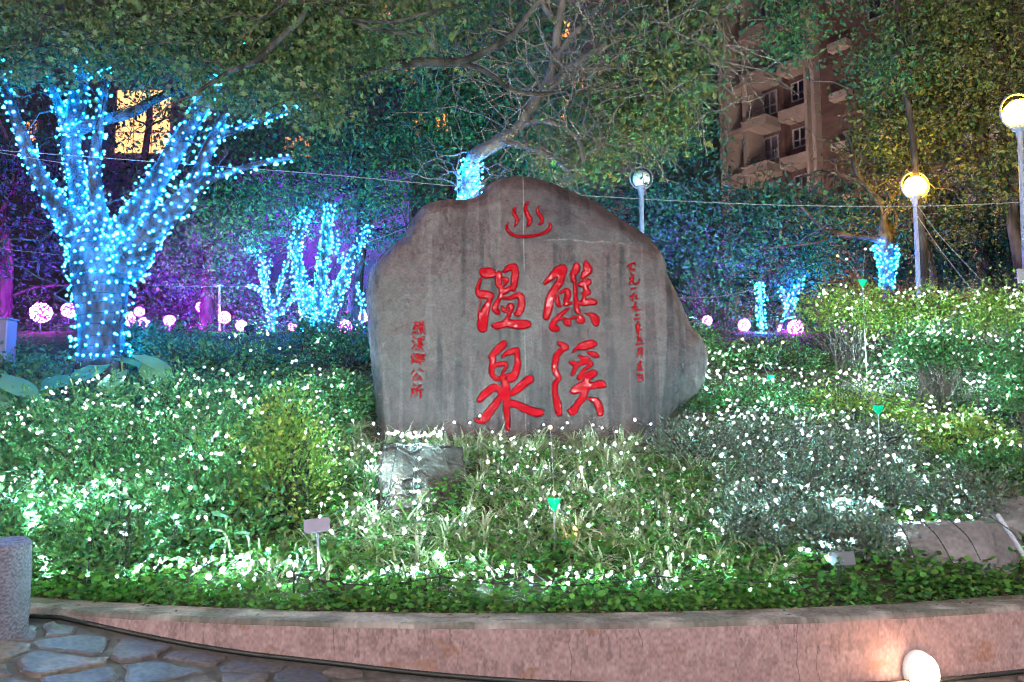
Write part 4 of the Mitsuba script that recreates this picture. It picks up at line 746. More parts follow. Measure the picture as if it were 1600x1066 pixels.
for i, (px, py, rp, y, lab) in enumerate(BALLS):
    c = P(px, py, y); R = .86 * rp * y / F; k = thing('ball_light', lab, 'ball light'); r_ = rng(300 + i); fr = MB()
    g = float(G(c[0], y))
    for j in range(5):
        n = r_.normal(size=3); n /= np.linalg.norm(n); a = np.cross(n, [.3, .8, .5]); a /= np.linalg.norm(a); b = np.cross(n, a); th = np.linspace(0, 2 * math.pi, 15)
        fr.add(*tube(c + R * .9 * (np.cos(th)[:, None] * a + np.sin(th)[:, None] * b), .006, 4, caps=False))
    fr.add(*tube([c - [0, 0, R * .9], [c[0], c[1], min(g - .1, c[2] - R - .05)]], .012, 6))
    n = 70; q = np.arange(n) + .5; ph = np.arccos(1 - 2 * q / n); th = math.pi * (1 + 5 ** .5) * q; d = np.stack([np.cos(th) * np.sin(ph), np.sin(th) * np.sin(ph), np.cos(ph)], 1); mb = MB(); bulbs(mb, c + d * R, d, R * .15, r_)
    obj('frame', fr.mesh(), 'ball_wire', k); obj('bulbs', mb.mesh(), 'bulb', k, emit=L_BALL, weight=.6, kind='stuff')

# ---------------------------------------------------------------- unseen floodlights on the ground among the trees, two of them added fill
def flood(label, x, y, aim, light, size=.10, weight=2):
    g = float(G(x, y)); c = np.array([x, y, g + .10]); k = thing('ground_floodlight', label, 'floodlight'); a_ = np.asarray(aim, float) - c; a_ /= np.linalg.norm(a_)
    M_ = trimesh.geometry.align_vectors([0, 0, 1], a_)[:3, :3]
    def put(m): return m[0] @ M_.T + c, m[1]
    obj('housing', put(lathe([(0, -.12), (size * .6, -.12), (size * .8, -.08), (size * 1.05, .0), (size * 1.05, .02), (size * .98, .02), (size * .98, .004)], [0, 0, 0], 20)), 'cable_black', k, smooth=40)
    obj('lens', put(lathe([(size * .97, .004), (size * .5, .012), (0, .014)], [0, 0, 0], 20)), 'bulb', k, smooth=True, emit=light, weight=weight)
    obj('stand', MB().add(*tube([[x, y, g - .1], [x, y, g + .06]], .02, 8)).add(*box(x - .12, x + .12, y - .08, y + .08, g - .05, g + .02)).mesh(), 'cable_black', k)
flood('unseen warm floodlight added to brighten the apartment tower, hidden by the trees', 9.2, 27.0, P(1215, 150, 38), (560.0, 430.0, 370.0), size=.26)  # added fill for the tower front
flood('teal floodlight on the ground behind the boulder shining up into the tall blue green tree', 3.1, 12.6, P(1080, 230, 15), L_TEAL)
flood('green floodlight on the ground behind the boulder shining up into the leafy tree', -.4, 11.0, P(760, 180, 14.5), L_GREEN)
flood('unseen pale floodlight added right behind the boulder to brighten the leaning tree', 1.2, 8.5, P(990, 150, 9.2), (620.0, 620.0, 400.0), size=.11)  # added fill for the crown of the leaning tree
flood('green floodlight on the ground behind the wrapped clump', -4.2, 11.8, P(400, 300, 14), L_GREEN)
flood('teal floodlight right of the boulder shining into the low blue green tree', 4.6, 12.2, P(1230, 340, 15), L_TEAL)
flood('blue green floodlight on the ground left of the big wrapped trunk', -8.0, 11.0, P(20, 280, 14.5), (4.0, 60.0, 90.0))
flood('purple floodlight among the ball lights behind the big wrapped trunk', -6.6, 12.6, P(230, 440, 16), L_PURPLE)
flood('purple floodlight among the ball lights behind the clump of wrapped stems', -3.78, 14.3, P(480, 300, 19), L_PURPLE)
flood('purple floodlight among the ball lights at the left edge, beyond the big trunk', -9.2, 12.8, P(70, 450, 15), L_PURPLE)
flood('purple floodlight behind the wrapped clump lighting the bushes', -5.6, 12.4, P(330, 500, 15.2), L_PURPLE)
flood('purple floodlight among the ball lights right of the boulder', 3.4, 13.4, P(1150, 440, 16), L_PURPLE)

# ---------------------------------------------------------------- cables overhead
def cable(label, pts, rad=.005, bsdf='wire_pale', name='overhead_cable'):
    q = catmull(np.array([P(*p) for p in pts]), 10); obj(name, tube(q, rad, 5), bsdf, smooth=True, label=label, cat='cable')
cable('pale cable crossing above the boulder from the left edge to the right edge', [(-30, 233, 8.6), (230, 252, 8.8), (500, 272, 9.0), (700, 290, 9.2), (900, 305, 9.4), (1200, 320, 9.6), (1450, 322, 9.8), (1640, 314, 10)])
cable('short thin cable running from the left edge to the big wrapped tree', [(-30, 234, 8.4), (80, 252, 8.4), (105, 255, 8.5)], .004)
cable('thin cable strung level with the purple ball lights to the three stemmed clump', [(230, 446, 11), (345, 448, 11.5), (440, 440, 12), (520, 400, 12.2), (620, 362, 12.4), (700, 330, 12.8)], .004)
cable('thin low cable over the shadow at the left edge', [(-20, 386, 10), (40, 393, 10), (110, 400, 10)], .004)
cable('upper slack cable hanging from the shorter lit lamp', [(1434, 322, 12.3), (1470, 370, 12), (1535, 440, 11.6), (1560, 470, 11.4)], .005)
cable('lower slack cable hanging from the shorter lit lamp', [(1434, 338, 12.3), (1462, 380, 12), (1500, 430, 11.6), (1525, 460, 11.4)], .005)
cable('thin cable right of the boulder reaching the slim post', [(1040, 466, 12), (1120, 464, 12), (1186, 450, 12)], .004)
# ---------------------------------------------------------------- plants of the bed
SHRUBS = []      # (x, y, rx, ry, height): also what the fairy lights lie on
def canopy(x, y, low=.16):
    x, y = np.asarray(x, float), np.asarray(y, float); h = np.full(x.shape, low)
    for (a, b, rx, ry, hh) in SHRUBS:
        q = 1 - ((x - a) / rx) ** 2 - ((y - b) / ry) ** 2; h = np.maximum(h, hh * np.sqrt(np.clip(q, 0, 1)))
    return G(x, y) + h
def shrub(label, dome, n, leaf, size, cols, seed, group=None, stems=9, stem_r=.010, bark='bark', name='shrub', up=.5, spread=.25, shell=.55, bare=0.0, weight=1.0):
    x, y, rx, ry, h = dome; SHRUBS.append(dome); r_ = rng(seed); g = float(G(x, y)); k = thing(name, label, 'shrub', group)
    nc = max(6, n // 34); d = r_.normal(size=(nc, 3)); d[:, 2] = np.abs(d[:, 2]); d /= np.linalg.norm(d, axis=1, keepdims=True); d *= r_.uniform(shell, 1.02, (nc, 1))
    cen = np.array([x, y, g + h * bare]) + d * [rx, ry, h * (1 - bare)]; cen[:, 2] = np.maximum(cen[:, 2], g + .04)
    st = MB(); tips = cen[r_.permutation(nc)[:stems * 3]]
    for i in range(stems):
        b0 = np.array([x, y, g - .05]) + r_.normal(0, .22, 3) * [rx, ry, 0]
        for t in tips[i * 3:i * 3 + 3]:
            p, ra = limb(b0, t, stem_r, r_, .05); st.add(*tube(p, ra, 5))
    obj('stems', st.mesh(), bark, k, smooth=True)
    m = np.maximum(5, (34 * r_.uniform(.5, 1.5, nc)).astype(int)); sg = .065 * r_.uniform(.7, 1.5, nc) * (rx + h) / 1.2
    pos = np.repeat(cen, m, 0) + r_.normal(size=(m.sum(), 3)) * np.repeat(sg, m)[:, None]
    pos[:, 2] = np.maximum(pos[:, 2], g + .02)
    out = pos - [x, y, g]; out /= np.linalg.norm(out, axis=1, keepdims=True) + 1e-9
    mb = MB(); leaf_mesh(mb, pos, size, leaf, cols, r_, up, spread, direction=out)
    obj('foliage', mb.mesh(), 'leaf', k, color=mb.col()); return k
LIME = np.array([[.21, .28, .06], [.17, .26, .06], [.13, .21, .06], [.25, .29, .08]])
LEAFY = np.array([[.08, .19, .07], [.065, .165, .075], [.11, .22, .075], [.10, .16, .065]])
FEATHER = np.array([[.115, .15, .12], [.10, .14, .115], [.15, .17, .125], [.15, .13, .105]])
LEFT = [((-3.35, 4.98, .55, .42, .62), LEAFY, 'leafy shrub nearest the bollard at the front left'), ((-2.62, 4.98, .5, .42, .60), LEAFY, 'leafy shrub at the front left, second from the bollard'), ((-2.05, 5.15, .45, .42, .72), LEAFY, 'open leafy shrub with bare stems at its foot, left of the yellow green one'),
        ((-1.72, 5.55, .44, .44, .90), LIME, 'rounded yellow green shrub at the right end of the left shrub mass'), ((-3.3, 5.9, .66, .55, .80), LEAFY, 'leafy shrub in the middle of the left shrub mass, second row'), ((-2.45, 5.95, .62, .55, .84), LEAFY, 'leafy shrub behind the open one with bare stems'), ((-4.25, 5.9, .62, .6, .80), LEAFY, 'leafy shrub at the left edge, second row'),
        ((-3.95, 7.0, .8, .65, .75), LEAFY, 'leafy shrub below the big tree at the left edge, third row'), ((-2.95, 7.0, .75, .65, .78), LEAFY, 'leafy shrub right of the broad leaved plant, third row'), ((-2.1, 6.75, .55, .55, .66), LEAFY, 'leafy shrub behind the yellow green one'), ((-4.9, 7.3, .75, .7, .7), LEAFY, 'dim leafy shrub farthest left beside the big trunk'),
        ((-1.8, 7.7, .6, .6, .5), LEAFY, 'leafy shrub left of the boulder at mid height'), ((-2.75, 8.1, .8, .6, .5), GREEN, 'low shrub in front of the small forked tree'), ((-4.0, 8.2, .8, .5, .45), GREEN, 'low shrub at the foot of the big wrapped trunk'), ((-5.6, 8.4, .9, .6, .6), GREEN, 'blue green shrub left of the big wrapped trunk'), ((-1.9, 9.2, .8, .6, .5), GREEN, 'low dark shrub in front of the three stemmed clump'), ((-6.9, 9.6, .9, .6, .55), GREEN, 'blue green shrub below the leftmost ball light'), ((-5.4, 10.3, .8, .5, .45), GREEN, 'low shrub below the ball lights just right of the big trunk'), ((-4.4, 9.6, .8, .6, .5), GREEN, 'low shrub in front of the slim lamp post at the left'), ((-3.4, 9.3, .8, .6, .5), GREEN, 'low shrub in front of the bright ball light left of the small forked tree'), ((-2.7, 10.4, .8, .5, .4), GREEN, 'low shrub at the foot of the three stemmed clump'), ((-7.3, 8.4, 1.0, .7, .6), GREEN, 'dark shrub in front of the lilac box at the left edge')]
for i, (d, c, lab) in enumerate(LEFT): shrub(lab, d, 3300 if d[1] < 6 else 2400, DIAMOND, .052 if d[1] < 6.4 else .06, c, 400 + i, stems=9)
RIGHT = [((1.62, 6.5, .5, .5, .42), 'feathery grey green shrub just right of the boulder foot'), ((2.3, 6.7, .62, .55, .48), 'feathery grey green shrub behind the green cup light'), ((2.05, 5.75, .55, .45, .52), 'feathery grey green shrub in the middle of the right bed'), ((2.75, 5.95, .6, .5, .55), 'feathery brownish shrub above the broad pale boulder'),
         ((1.72, 5.15, .42, .35, .40), 'feathery shrub at the lower left of the right bed'), ((2.25, 5.05, .40, .32, .40), 'feathery shrub left of the broad pale boulder'), ((3.45, 5.75, .5, .38, .42), 'feathery dark shrub between the two pale boulders'), ((3.2, 6.9, .62, .5, .45), 'feathery shrub below the hedge at the right')]
for i, (d, lab) in enumerate(RIGHT): shrub(lab, d, 6500, FLAT, .030, FEATHER, 450 + i, stems=8, shell=.3, up=.1)
HEDGE = [((4.35, 9.6, .62, .6, 1.08), 'left end of the flat topped hedge with bare stems'), ((5.3, 9.5, .68, .6, 1.12), 'second bush of the flat topped hedge from its left end'), ((6.25, 9.4, .7, .6, 1.12), 'third bush of the flat topped hedge'), ((7.2, 9.3, .7, .6, 1.15), 'bush of the flat topped hedge at the right edge'),
         ((4.9, 8.5, .55, .45, 0.85), 'bare stemmed bush in front of the hedge, left one'), ((5.75, 8.3, .6, .45, 0.85), 'bare stemmed bush in front of the hedge, right one'), ((5.2, 7.4, .5, .4, .8), 'bare stemmed bush at the right edge, lower down the slope')]
for i, (d, lab) in enumerate(HEDGE): shrub(lab, d, 3400, DIAMOND, .055, LIME if i < 4 else LEAFY, 480 + i, stems=16, stem_r=.012, bark='pale_bark', name='hedge_bush', bare=.52, shell=.35, up=.9)
BACK = [((2.5, 8.0, .8, .6, .32), 'low green shrub among the lights right of the boulder'), ((3.6, 8.0, .8, .6, .34), 'low bright green shrub in front of the hedge'), ((3.3, 9.6, .8, .5, .35), 'low shrub in front of the ball lights right of the boulder'), ((2.3, 9.8, .7, .5, .45), 'dark low shrub beside the right edge of the boulder'), ((4.3, 7.3, .6, .5, .35), 'low bright green shrub behind the feathery ones'), ((4.2, 6.5, .5, .4, .32), 'low green shrub above the smaller pale boulder')]
for i, (d, lab) in enumerate(BACK): shrub(lab, d, 2600, DIAMOND, .05, LIME if i in (1, 4) else LEAFY, 500 + i, stems=6)

BEHIND = [((-10.4, 15.0, 1.2, .7, 1.1), 'bush behind the ball lights, farthest left'), ((-8.3, 15.2, 1.2, .7, 1.0), 'bush behind the big wrapped trunk'), ((-6.5, 15.4, 1.1, .7, 1.1), 'bush behind the slim lamp post at the left'), ((-4.9, 15.2, 1.1, .7, 1.0), 'bush behind the small forked tree'), ((-3.2, 15.4, 1.1, .7, 1.1), 'bush behind the right stem of the three stemmed clump'),
          ((4.0, 15.2, 1.1, .7, 1.1), 'bush behind the ball lights just right of the boulder'), ((5.8, 15.4, 1.1, .7, 1.0), 'bush behind the forked wrapped tree right of the boulder')]
for i, (d, lab) in enumerate(BEHIND): shrub(lab, d, 2200, DIAMOND, .085, GREEN, 560 + i, stems=8)
# spider plant tufts: three forms, many copies
def tuft(seed, n=50, L=.235):
    r_ = rng(seed); mb = MB()
    for _ in range(n):
        a = r_.uniform(0, 2 * math.pi); lean_ = r_.uniform(.35, 1.7); l = L * r_.uniform(.6, 1.25); w = .0068 * r_.uniform(.7, 1.3); p = np.array([0, 0, 0.0]) + r_.normal(0, .02, 3) * [1, 1, 0]
        t = lean_ * .25; pts = [p]
        for _s in range(5): pts.append(pts[-1] + l / 5 * np.array([math.sin(t) * math.cos(a), math.sin(t) * math.sin(a), math.cos(t)])); t += lean_ * .42
        pts = np.array(pts); side = np.array([-math.sin(a), math.cos(a), 0]); ww = w * np.array([.8, 1, 1, .85, .55, .08])[:, None]
        v = np.stack([pts - side * ww, pts + side * ww], 1).reshape(-1, 3); q = np.arange(5)[:, None] * 2
        c = np.array([[.42, .48, .30], [.17, .28, .10], [.54, .57, .42], [.46, .50, .33]])[r_.integers(4)] * r_.uniform(.75, 1.15)
        mb.add(v, np.vstack([q + [0, 2, 1], q + [1, 2, 3]]), c)
    return mb
TUFTS = []
for s in range(4):
    m = tuft(520 + s); TUFTS.append(mikit.ply(m.mesh(), 'blade', smooth=True, color=m.col()))
r = rng(530); spots = []
def near_stone(x, y): return y > 6.95 and -1.5 < x < 1.95
def free(x, y): return not (near_stone(x, y) or (abs(x + .68) < .40 and 5.35 < y < 6.15))
tries = 0
while len(spots) < 285 and tries < 20000:
    tries += 1; y = r.uniform(4.62, 7.6); x = r.uniform(-1.65, 1.75)
    if y > 6.95: x = r.uniform(-2.0, -1.35)
    if y < 4.95 and r.random() < .7: continue
    if x < -1.2 and 5.1 < y < 6.2: continue
    if x > 1.25 and y > 5.6 and r.random() < .6: continue
    if not free(x, y) or any((x - a) ** 2 + (y - b) ** 2 < .0155 for a, b in spots): continue
    spots.append((x, y))
for x, y in spots:
    s = r.uniform(.75, 1.25); q = TUFTS[r.integers(4)]
    obj('spider_plant', q, None, label='striped spider plant tuft on the slope below the inscribed boulder', cat='spider plant', group='spider plants below the boulder',
        to_world=T().translate([x, y, float(G(x, y)) - .01]).rotate([0, 0, 1], float(r.uniform(0, 360))).rotate([1, 0, 0], float(r.normal(12, 6))).scale([s, s, s * r.uniform(.8, 1.1)]))
# ground cover
mb = MB(); r = rng(540)
def cover(n, x0, x1, s0, s1, z0, z1, size, cols, shape=ROUND, patch=.45):
    x = r.uniform(x0, x1, n * 2); s = r.uniform(s0, s1, n * 2); keep = meshkit.fbm(np.c_[x * 2.2, s * 3, x * 0], 3, 7) + r.uniform(-.2, .2, n * 2) > patch; x, s = x[keep][:n], s[keep][:n]
    y = wall_back(x) + s; ok = (y < 6.7) | (x < -1.6) | (x > 2.0); x, y = x[ok], y[ok]
    leaf_mesh(mb, np.c_[x, y, G(x, y) + r.uniform(z0, z1, len(x))], size, shape, cols, r, 1.4, .25)
COV = np.array([[.065, .18, .04], [.09, .22, .045], [.05, .14, .045], [.12, .21, .05]])
cover(7500, -3.4, 3.8, .03, .75, .01, .15, .040, COV, patch=.34)
cover(5200, -3.5, 3.9, -.02, .22, .0, .07, .030, COV, patch=.22)
cover(6000, -1.7, 2.0, .5, 2.4, .01, .16, .042, COV, patch=.42)
cover(7000, 1.2, 4.2, .2, 2.6, .01, .14, .045, COV, patch=.34)
cover(5000, -5.0, -1.3, .5, 5, .01, .15, .05, np.vstack([LEAFY, COV[:1]]), DIAMOND, patch=.40)
cover(6000, 2.0, 8.0, 2.4, 5.6, .02, .2, .05, COV, DIAMOND, patch=.38)
cover(4000, -8, 8.0, 5.0, 8.5, .02, .25, .07, GREEN, DIAMOND, patch=.42)
obj('ground_cover', mb.mesh(), 'leaf', color=mb.col(), kind='stuff', label='low round leaved plants carpeting the soil along the wall and between the shrubs', cat='ground cover')

# broad leaved plants
def broad_leaf(L, W):
    n, m = 9, 7; v = []
    for i in range(n):
        t = i / (n - 1); w = W * (math.sin(math.pi * min(t * .82 + .2, 1)) ** .8) * (1 - t ** 6)
        for j in range(m):
            u = -1 + 2 * j / (m - 1); back = -.22 * L * max(0, .25 - t) * 4 * u * u
            v.append([w * u, t * L + back, .10 * W * math.cos(u * 2.4) * .6 - .22 * L * t * t + .012 * math.sin(u * 16) * W * 2])
    return np.array(v), grid_faces(n, m)
def broad_plant(label, spots, seed):
    k = thing('broad_leaved_plant', label, 'plant'); r_ = rng(seed)
    for (px, py, y, L, yaw, pitch) in spots:
        c = P(px, py, y); v, f = broad_leaf(L, L * .42); a = trimesh.transformations.euler_matrix(math.radians(pitch), math.radians(r_.normal(0, 12)), math.radians(yaw), 'sxyz')[:3, :3]
        tint = np.array([.16, .32, .20]) * r_.uniform(.8, 1.2)
        lf = obj('leaf', (v @ a.T + c, f), 'leaf', k, smooth=True, color=np.broadcast_to(tint, v.shape))
        b = np.array([c[0] + r_.normal(0, .05), y + .1, float(G(c[0], y)) - .05]); p = catmull([b, (b + c) / 2 + [0, .03, .12], c], 6); obj('stalk', tube(p, .010, 6), 'stalk_green', lf, smooth=True)
scene['stalk_green'] = plain((.16, .24, .10), .5)
broad_plant('plant with very large leaves in front of the big wrapped trunk', [(190, 560, 7.6, .46, -60, -12), (222, 556, 7.6, .42, -100, -20), (150, 572, 7.5, .40, 60, -15), (110, 590, 7.4, .36, 80, -10), (180, 585, 7.3, .34, 180, -30), (240, 570, 7.6, .36, -150, -25)], 551)
broad_plant('blue lit plant with a very large leaf at the left edge', [(2, 592, 6.9, .42, -80, -20), (-10, 615, 6.8, .36, -140, -20)], 552)
broad_plant('upright plant with three broad leaves under the open leafy shrub', [(352, 805, 4.75, .15, 170, 20), (330, 826, 4.75, .12, 100, 10), (372, 832, 4.78, .11, -120, 10)], 553)

# ---------------------------------------------------------------- white fairy lights over the bed
def bed_string(label, rows, seed, gap=.11, rad=.0100, lift=(.0, .05), low=.16, drop=.15, weight=None, name='white_fairy_lights'):
    """rows: lists of (x, y) that the string runs through one after the other."""
    r_ = rng(seed); pos, wire = [], []
    for row in rows:
        q = catmull(np.array([(a, b, 0) for a, b in row], float), 12)[:, :2]; s = np.concatenate([[0], np.cumsum(np.linalg.norm(np.diff(q, axis=0), axis=1))])
        u = np.cumsum(gap * r_.uniform(.45, 1.6, int(s[-1] / gap) + 1)); u = u[u < s[-1]]
        x, y = np.interp(u, s, q[:, 0]) + r_.normal(0, .03, len(u)), np.interp(u, s, q[:, 1]) + r_.normal(0, .09, len(u))
        z = canopy(x, y, low) + r_.uniform(lift[0], lift[1], len(u)); sink = r_.random(len(u)) < drop; z = np.where(sink, z - r_.uniform(.03, .1, len(u)), z); z = np.maximum(z, G(x, y) + .03)
        pos.append(np.c_[x, y, z]); wire.append(tube(np.c_[x, y, z - .012], .0028, 3))
    pos = np.vstack(pos); k = thing(name, label, 'fairy lights'); mb = MB(); n_ = r_.normal(size=(len(pos), 3)); n_[:, 1] -= 1.2; n_ /= np.linalg.norm(n_, axis=1, keepdims=True); bulbs(mb, pos, n_, rad, r_)
    w = MB(); [w.add(*t_) for t_ in wire]
    obj('wire', w.mesh(), 'cable_black', k); obj('bulbs', mb.mesh(), 'bulb', k, emit=L_WHITE, weight=weight or max(1, len(pos) / 30), kind='stuff')
def wb(x, s): return (x, float(wall_back(x)) + s)
bed_string('white fairy lights low along the front of the left bed', [[wb(-3.4, .28), wb(-2.8, .22), wb(-2.2, .3), wb(-1.5, .3), wb(-1.05, .3)], [wb(-3.2, .42), wb(-2.5, .38), wb(-1.9, .42), wb(-1.2, .4)]], 600, 0.037, 0.0104, low=.12)
bed_string('white fairy lights draped over the front row of left shrubs', [[(-3.7, 4.85), (-3.2, 4.75), (-2.6, 4.8), (-2.0, 4.85)], [(-3.8, 5.0), (-3.0, 5.05), (-2.3, 5.0), (-1.7, 5.2)], [(-3.9, 5.3), (-3.1, 5.35), (-2.4, 5.3), (-1.9, 5.3)]], 601, 0.058, 0.0096)
bed_string('white fairy lights draped over the second row of left shrubs', [[(-4.5, 5.6), (-3.6, 5.6), (-2.7, 5.6), (-2.2, 5.55)], [(-4.6, 5.95), (-3.5, 6.0), (-2.5, 6.0), (-2.0, 5.9)], [(-4.8, 6.3), (-3.8, 6.3), (-2.8, 6.3), (-2.1, 6.2)]], 602, 0.065, 0.0093)
bed_string('white fairy lights over the third row of left shrubs', [[(-5.2, 6.8), (-4.2, 6.7), (-3.2, 6.7), (-2.2, 6.5)], [(-4.6, 7.2), (-3.4, 7.2), (-2.4, 7.0)], [(-4.2, 7.8), (-3.0, 7.7), (-2.2, 7.4), (-1.8, 7.3)]], 603, 0.065, 0.0093)
bed_string('sparse white fairy lights over the low shrubs in front of the ball lights', [[(-4.6, 8.6), (-3.6, 8.5), (-2.6, 8.5), (-1.9, 8.3)], [(-3.8, 9.2), (-2.8, 9.2), (-2.0, 9.0)]], 615, .16, 0.0125)
bed_string('dense white fairy lights left of the boulder', [[(-2.2, 6.6), (-1.8, 6.5), (-1.45, 6.4)], [(-2.3, 6.9), (-1.9, 6.9), (-1.5, 6.8)], [(-2.4, 7.3), (-1.9, 7.2), (-1.5, 7.1)], [(-2.5, 7.7), (-2.0, 7.6), (-1.6, 7.5)], [(-1.3, 6.2), (-1.6, 6.0), (-1.3, 5.8)]], 604, 0.053, 0.0089, low=.22)
bed_string('white fairy lights among the spider plants below the rock', [[(-1.5, 5.6), (-1.2, 5.4), (-.9, 5.3), (-.5, 5.2)], [(-1.5, 5.2), (-1.1, 5.1), (-.6, 5.0), (-.2, 5.0)], [(-1.4, 4.85), (-1.0, 4.8), (-.5, 4.75)], [(-1.15, 6.1), (-1.1, 5.8), (-1.15, 5.6)], [(-1.3, 6.5), (-1.1, 6.3), (-1.05, 6.1)]], 605, 0.053, 0.0093, low=.22, drop=.3)
bed_string('white fairy lights among the middle spider plants', [[(-.25, 6.3), (.2, 6.2), (.7, 6.3), (1.2, 6.2)], [(-.2, 5.9), (.3, 5.8), (.9, 5.8), (1.4, 5.7)], [(-.2, 5.5), (.4, 5.4), (1.0, 5.4), (1.5, 5.3)], [(-.1, 5.1), (.5, 5.0), (1.1, 5.0), (1.6, 4.95)]], 606, 0.065, 0.0089, low=.22, drop=.35)
bed_string('white fairy lights strung along the foot of the boulder', [[(-1.35, 6.75), (-.9, 6.6), (-.4, 6.8), (.2, 6.62), (.8, 6.85), (1.3, 6.7)]], 607, 0.080, 0.0085, low=.16, drop=.3, lift=(-.03, .12))
bed_string('white fairy lights low along the front of the middle bed', [[wb(-1.1, .33), wb(-.5, .28), wb(.2, .3), wb(.9, .3), wb(1.7, .3)], [wb(-1.0, .2), wb(-.3, .42), wb(.5, .2), wb(1.2, .42)]], 608, 0.068, 0.0104, low=.13)
bed_string('white fairy lights over the front of the right bed', [[wb(1.6, .35), wb(2.2, .5), wb(2.9, .6), wb(3.6, .5)], [(1.5, 5.1), (2.0, 4.9), (2.6, 5.1)], [(1.5, 5.4), (2.1, 5.3), (2.8, 5.5), (3.4, 5.4)]], 609, 0.065, 0.0104)
bed_string('white fairy lights over the feathery shrubs of the right bed', [[(1.5, 5.8), (2.2, 5.5), (2.9, 5.7), (3.6, 5.6)], [(1.5, 6.2), (2.1, 6.0), (2.8, 6.1), (3.6, 6.2)], [(1.4, 6.5), (2.2, 6.5), (3.0, 6.5), (3.8, 6.6)], [(1.7, 6.9), (2.4, 6.9), (3.2, 6.9)]], 610, 0.065, 0.0093)
bed_string('dense white fairy lights right of the boulder', [[(2.0, 7.3), (2.6, 7.2), (3.3, 7.2)], [(1.95, 7.7), (2.6, 7.6), (3.4, 7.7)], [(2.0, 8.1), (2.7, 8.1), (3.5, 8.1)], [(2.1, 8.5), (2.8, 8.5), (3.6, 8.4)], [(2.2, 8.9), (3.0, 8.9), (3.8, 8.8)], [(2.4, 9.3), (3.2, 9.4)]], 611, 0.062, 0.0096, low=.2)
bed_string('white fairy lights running down the slope below the hedge', [[(3.6, 7.0), (4.2, 7.1), (4.8, 7.0), (5.2, 6.8)], [(3.5, 7.5), (4.2, 7.6), (4.9, 7.5)], [(3.8, 8.1), (4.5, 8.0), (5.2, 7.8)], [(3.9, 6.5), (4.4, 6.4), (4.7, 6.3)], [(4.0, 8.6), (4.5, 8.6)]], 612, 0.055, 0.0096, low=.2)
bed_string('white fairy light net over the top of the hedge', [[(3.9, 9.2), (4.8, 9.15), (5.8, 9.05), (7.4, 8.9)], [(3.9, 9.5), (4.8, 9.5), (5.8, 9.4), (7.4, 9.3)], [(4.0, 9.8), (5.0, 9.8), (6.0, 9.7), (7.4, 9.6)], [(4.2, 10.0), (5.4, 10.0), (6.6, 9.9)], [(3.95, 9.05), (4.8, 9.0), (5.8, 8.92), (7.2, 8.8)], [(4.0, 9.35), (5.0, 9.3), (6.0, 9.25), (7.2, 9.1)]], 613, 0.081, 0.0104)
bed_string('white fairy light net down the bare stemmed front of the hedge', [[(4.3, 9.05), (5.3, 8.95), (6.3, 8.8), (7.2, 8.7)], [(4.4, 8.75), (4.9, 8.3), (5.7, 8.1), (6.4, 8.2)], [(4.4, 8.9), (5.0, 8.6), (5.8, 8.4), (6.5, 8.4)], [(4.8, 7.4), (5.2, 7.3), (5.6, 7.3)], [(4.0, 9.0), (5.0, 9.0), (6.2, 8.9)], [(4.2, 8.95), (5.2, 8.9), (6.4, 8.75)]], 614, 0.062, 0.0096, drop=.6)
# the string hanging over the rock
r = rng(620); pos = []; w = MB(); rc = P(664, 742, 5.75)
for i, x in enumerate((-.27, -.18, -.06, -.03)):
    z = np.linspace(.30, -.34, 9) + rc[2]; y = np.full(9, 5.58) - .012 * np.arange(9); q = np.c_[np.full(9, rc[0] + x) - .012 * np.arange(9) * (i < 2), y, z]; w.add(*tube(q, .0035, 3)); pos.append(q[r.random(9) < .45] + [.012, -.012, 0])
q = np.c_[np.linspace(-.3, .12, 22) + rc[0], r.uniform(5.72, 5.95, 22), rc[2] + .285 + r.uniform(0, .04, 22)]; pos.append(q)
k = thing('white_fairy_lights', 'white fairy lights heaped on and hanging over the blocky rock', 'fairy lights'); pos = np.vstack(pos); mb = MB(); bulbs(mb, pos, np.tile([0, -1.0, .2], (len(pos), 1)), .0115, r)
obj('wire', w.mesh(), 'cable_black', k); obj('bulbs', mb.mesh(), 'bulb', k, emit=L_WHITE, weight=1.5, kind='stuff')
# cords over the pale boulder
for i, (a, b) in enumerate((((1385, 795), (1432, 880)), ((1425, 800), (1490, 882)), ((1478, 808), (1532, 876)), ((1545, 806), (1612, 872)))):
    p0, p1 = P(*a, 4.92), P(*b, 4.68); q = catmull([p0, (p0 + p1) / 2 + [0, -.05, .02], p1], 6)
    obj('black_rope_light', tube(q, .0035, 5), 'cable_black', smooth=True, label=f'black cord slanting over the broad pale boulder, {("first", "second", "third", "fourth")[i]} from its left end', cat='cord')
# stakes and rope along the front
rp = []
for i, (px, py) in enumerate(((460, 880), (687, 905), (1027, 895), (1310, 902))):
    c = P(px, py, float(wall_back((px - 800) / F * 4.4)) + .2); g = float(G(c[0], c[1])); top = g + .17; rp.append([c[0], c[1], top - .015])
    k = thing('rope_stake', f'thin black rope stake at the front of the bed, {("first", "second", "third", "fourth")[i]} from the left', 'stake')
    obj('rod', tube([[c[0], c[1], g - .1], [c[0], c[1], top]], .007, 8), 'cable_black', k); obj('eye', tube([[c[0] + .014 * math.sin(t), c[1], top + .014 - .014 * math.cos(t)] for t in np.linspace(0, 6.28, 11)], .0035, 5), 'cable_black', k)
q = [];
for a, b in zip(rp[:-1], rp[1:]):
    for t in np.linspace(0, 1, 8, endpoint=False): q.append(np.array(a) * (1 - t) + np.array(b) * t - [0, .02 * math.sin(math.pi * t), .05 * math.sin(math.pi * t)])
q.append(rp[-1]); obj('rope', tube(np.array(q), .0045, 5), 'cable_black', smooth=True, label='low black rope sagging between the stakes along the front of the bed', cat='rope')

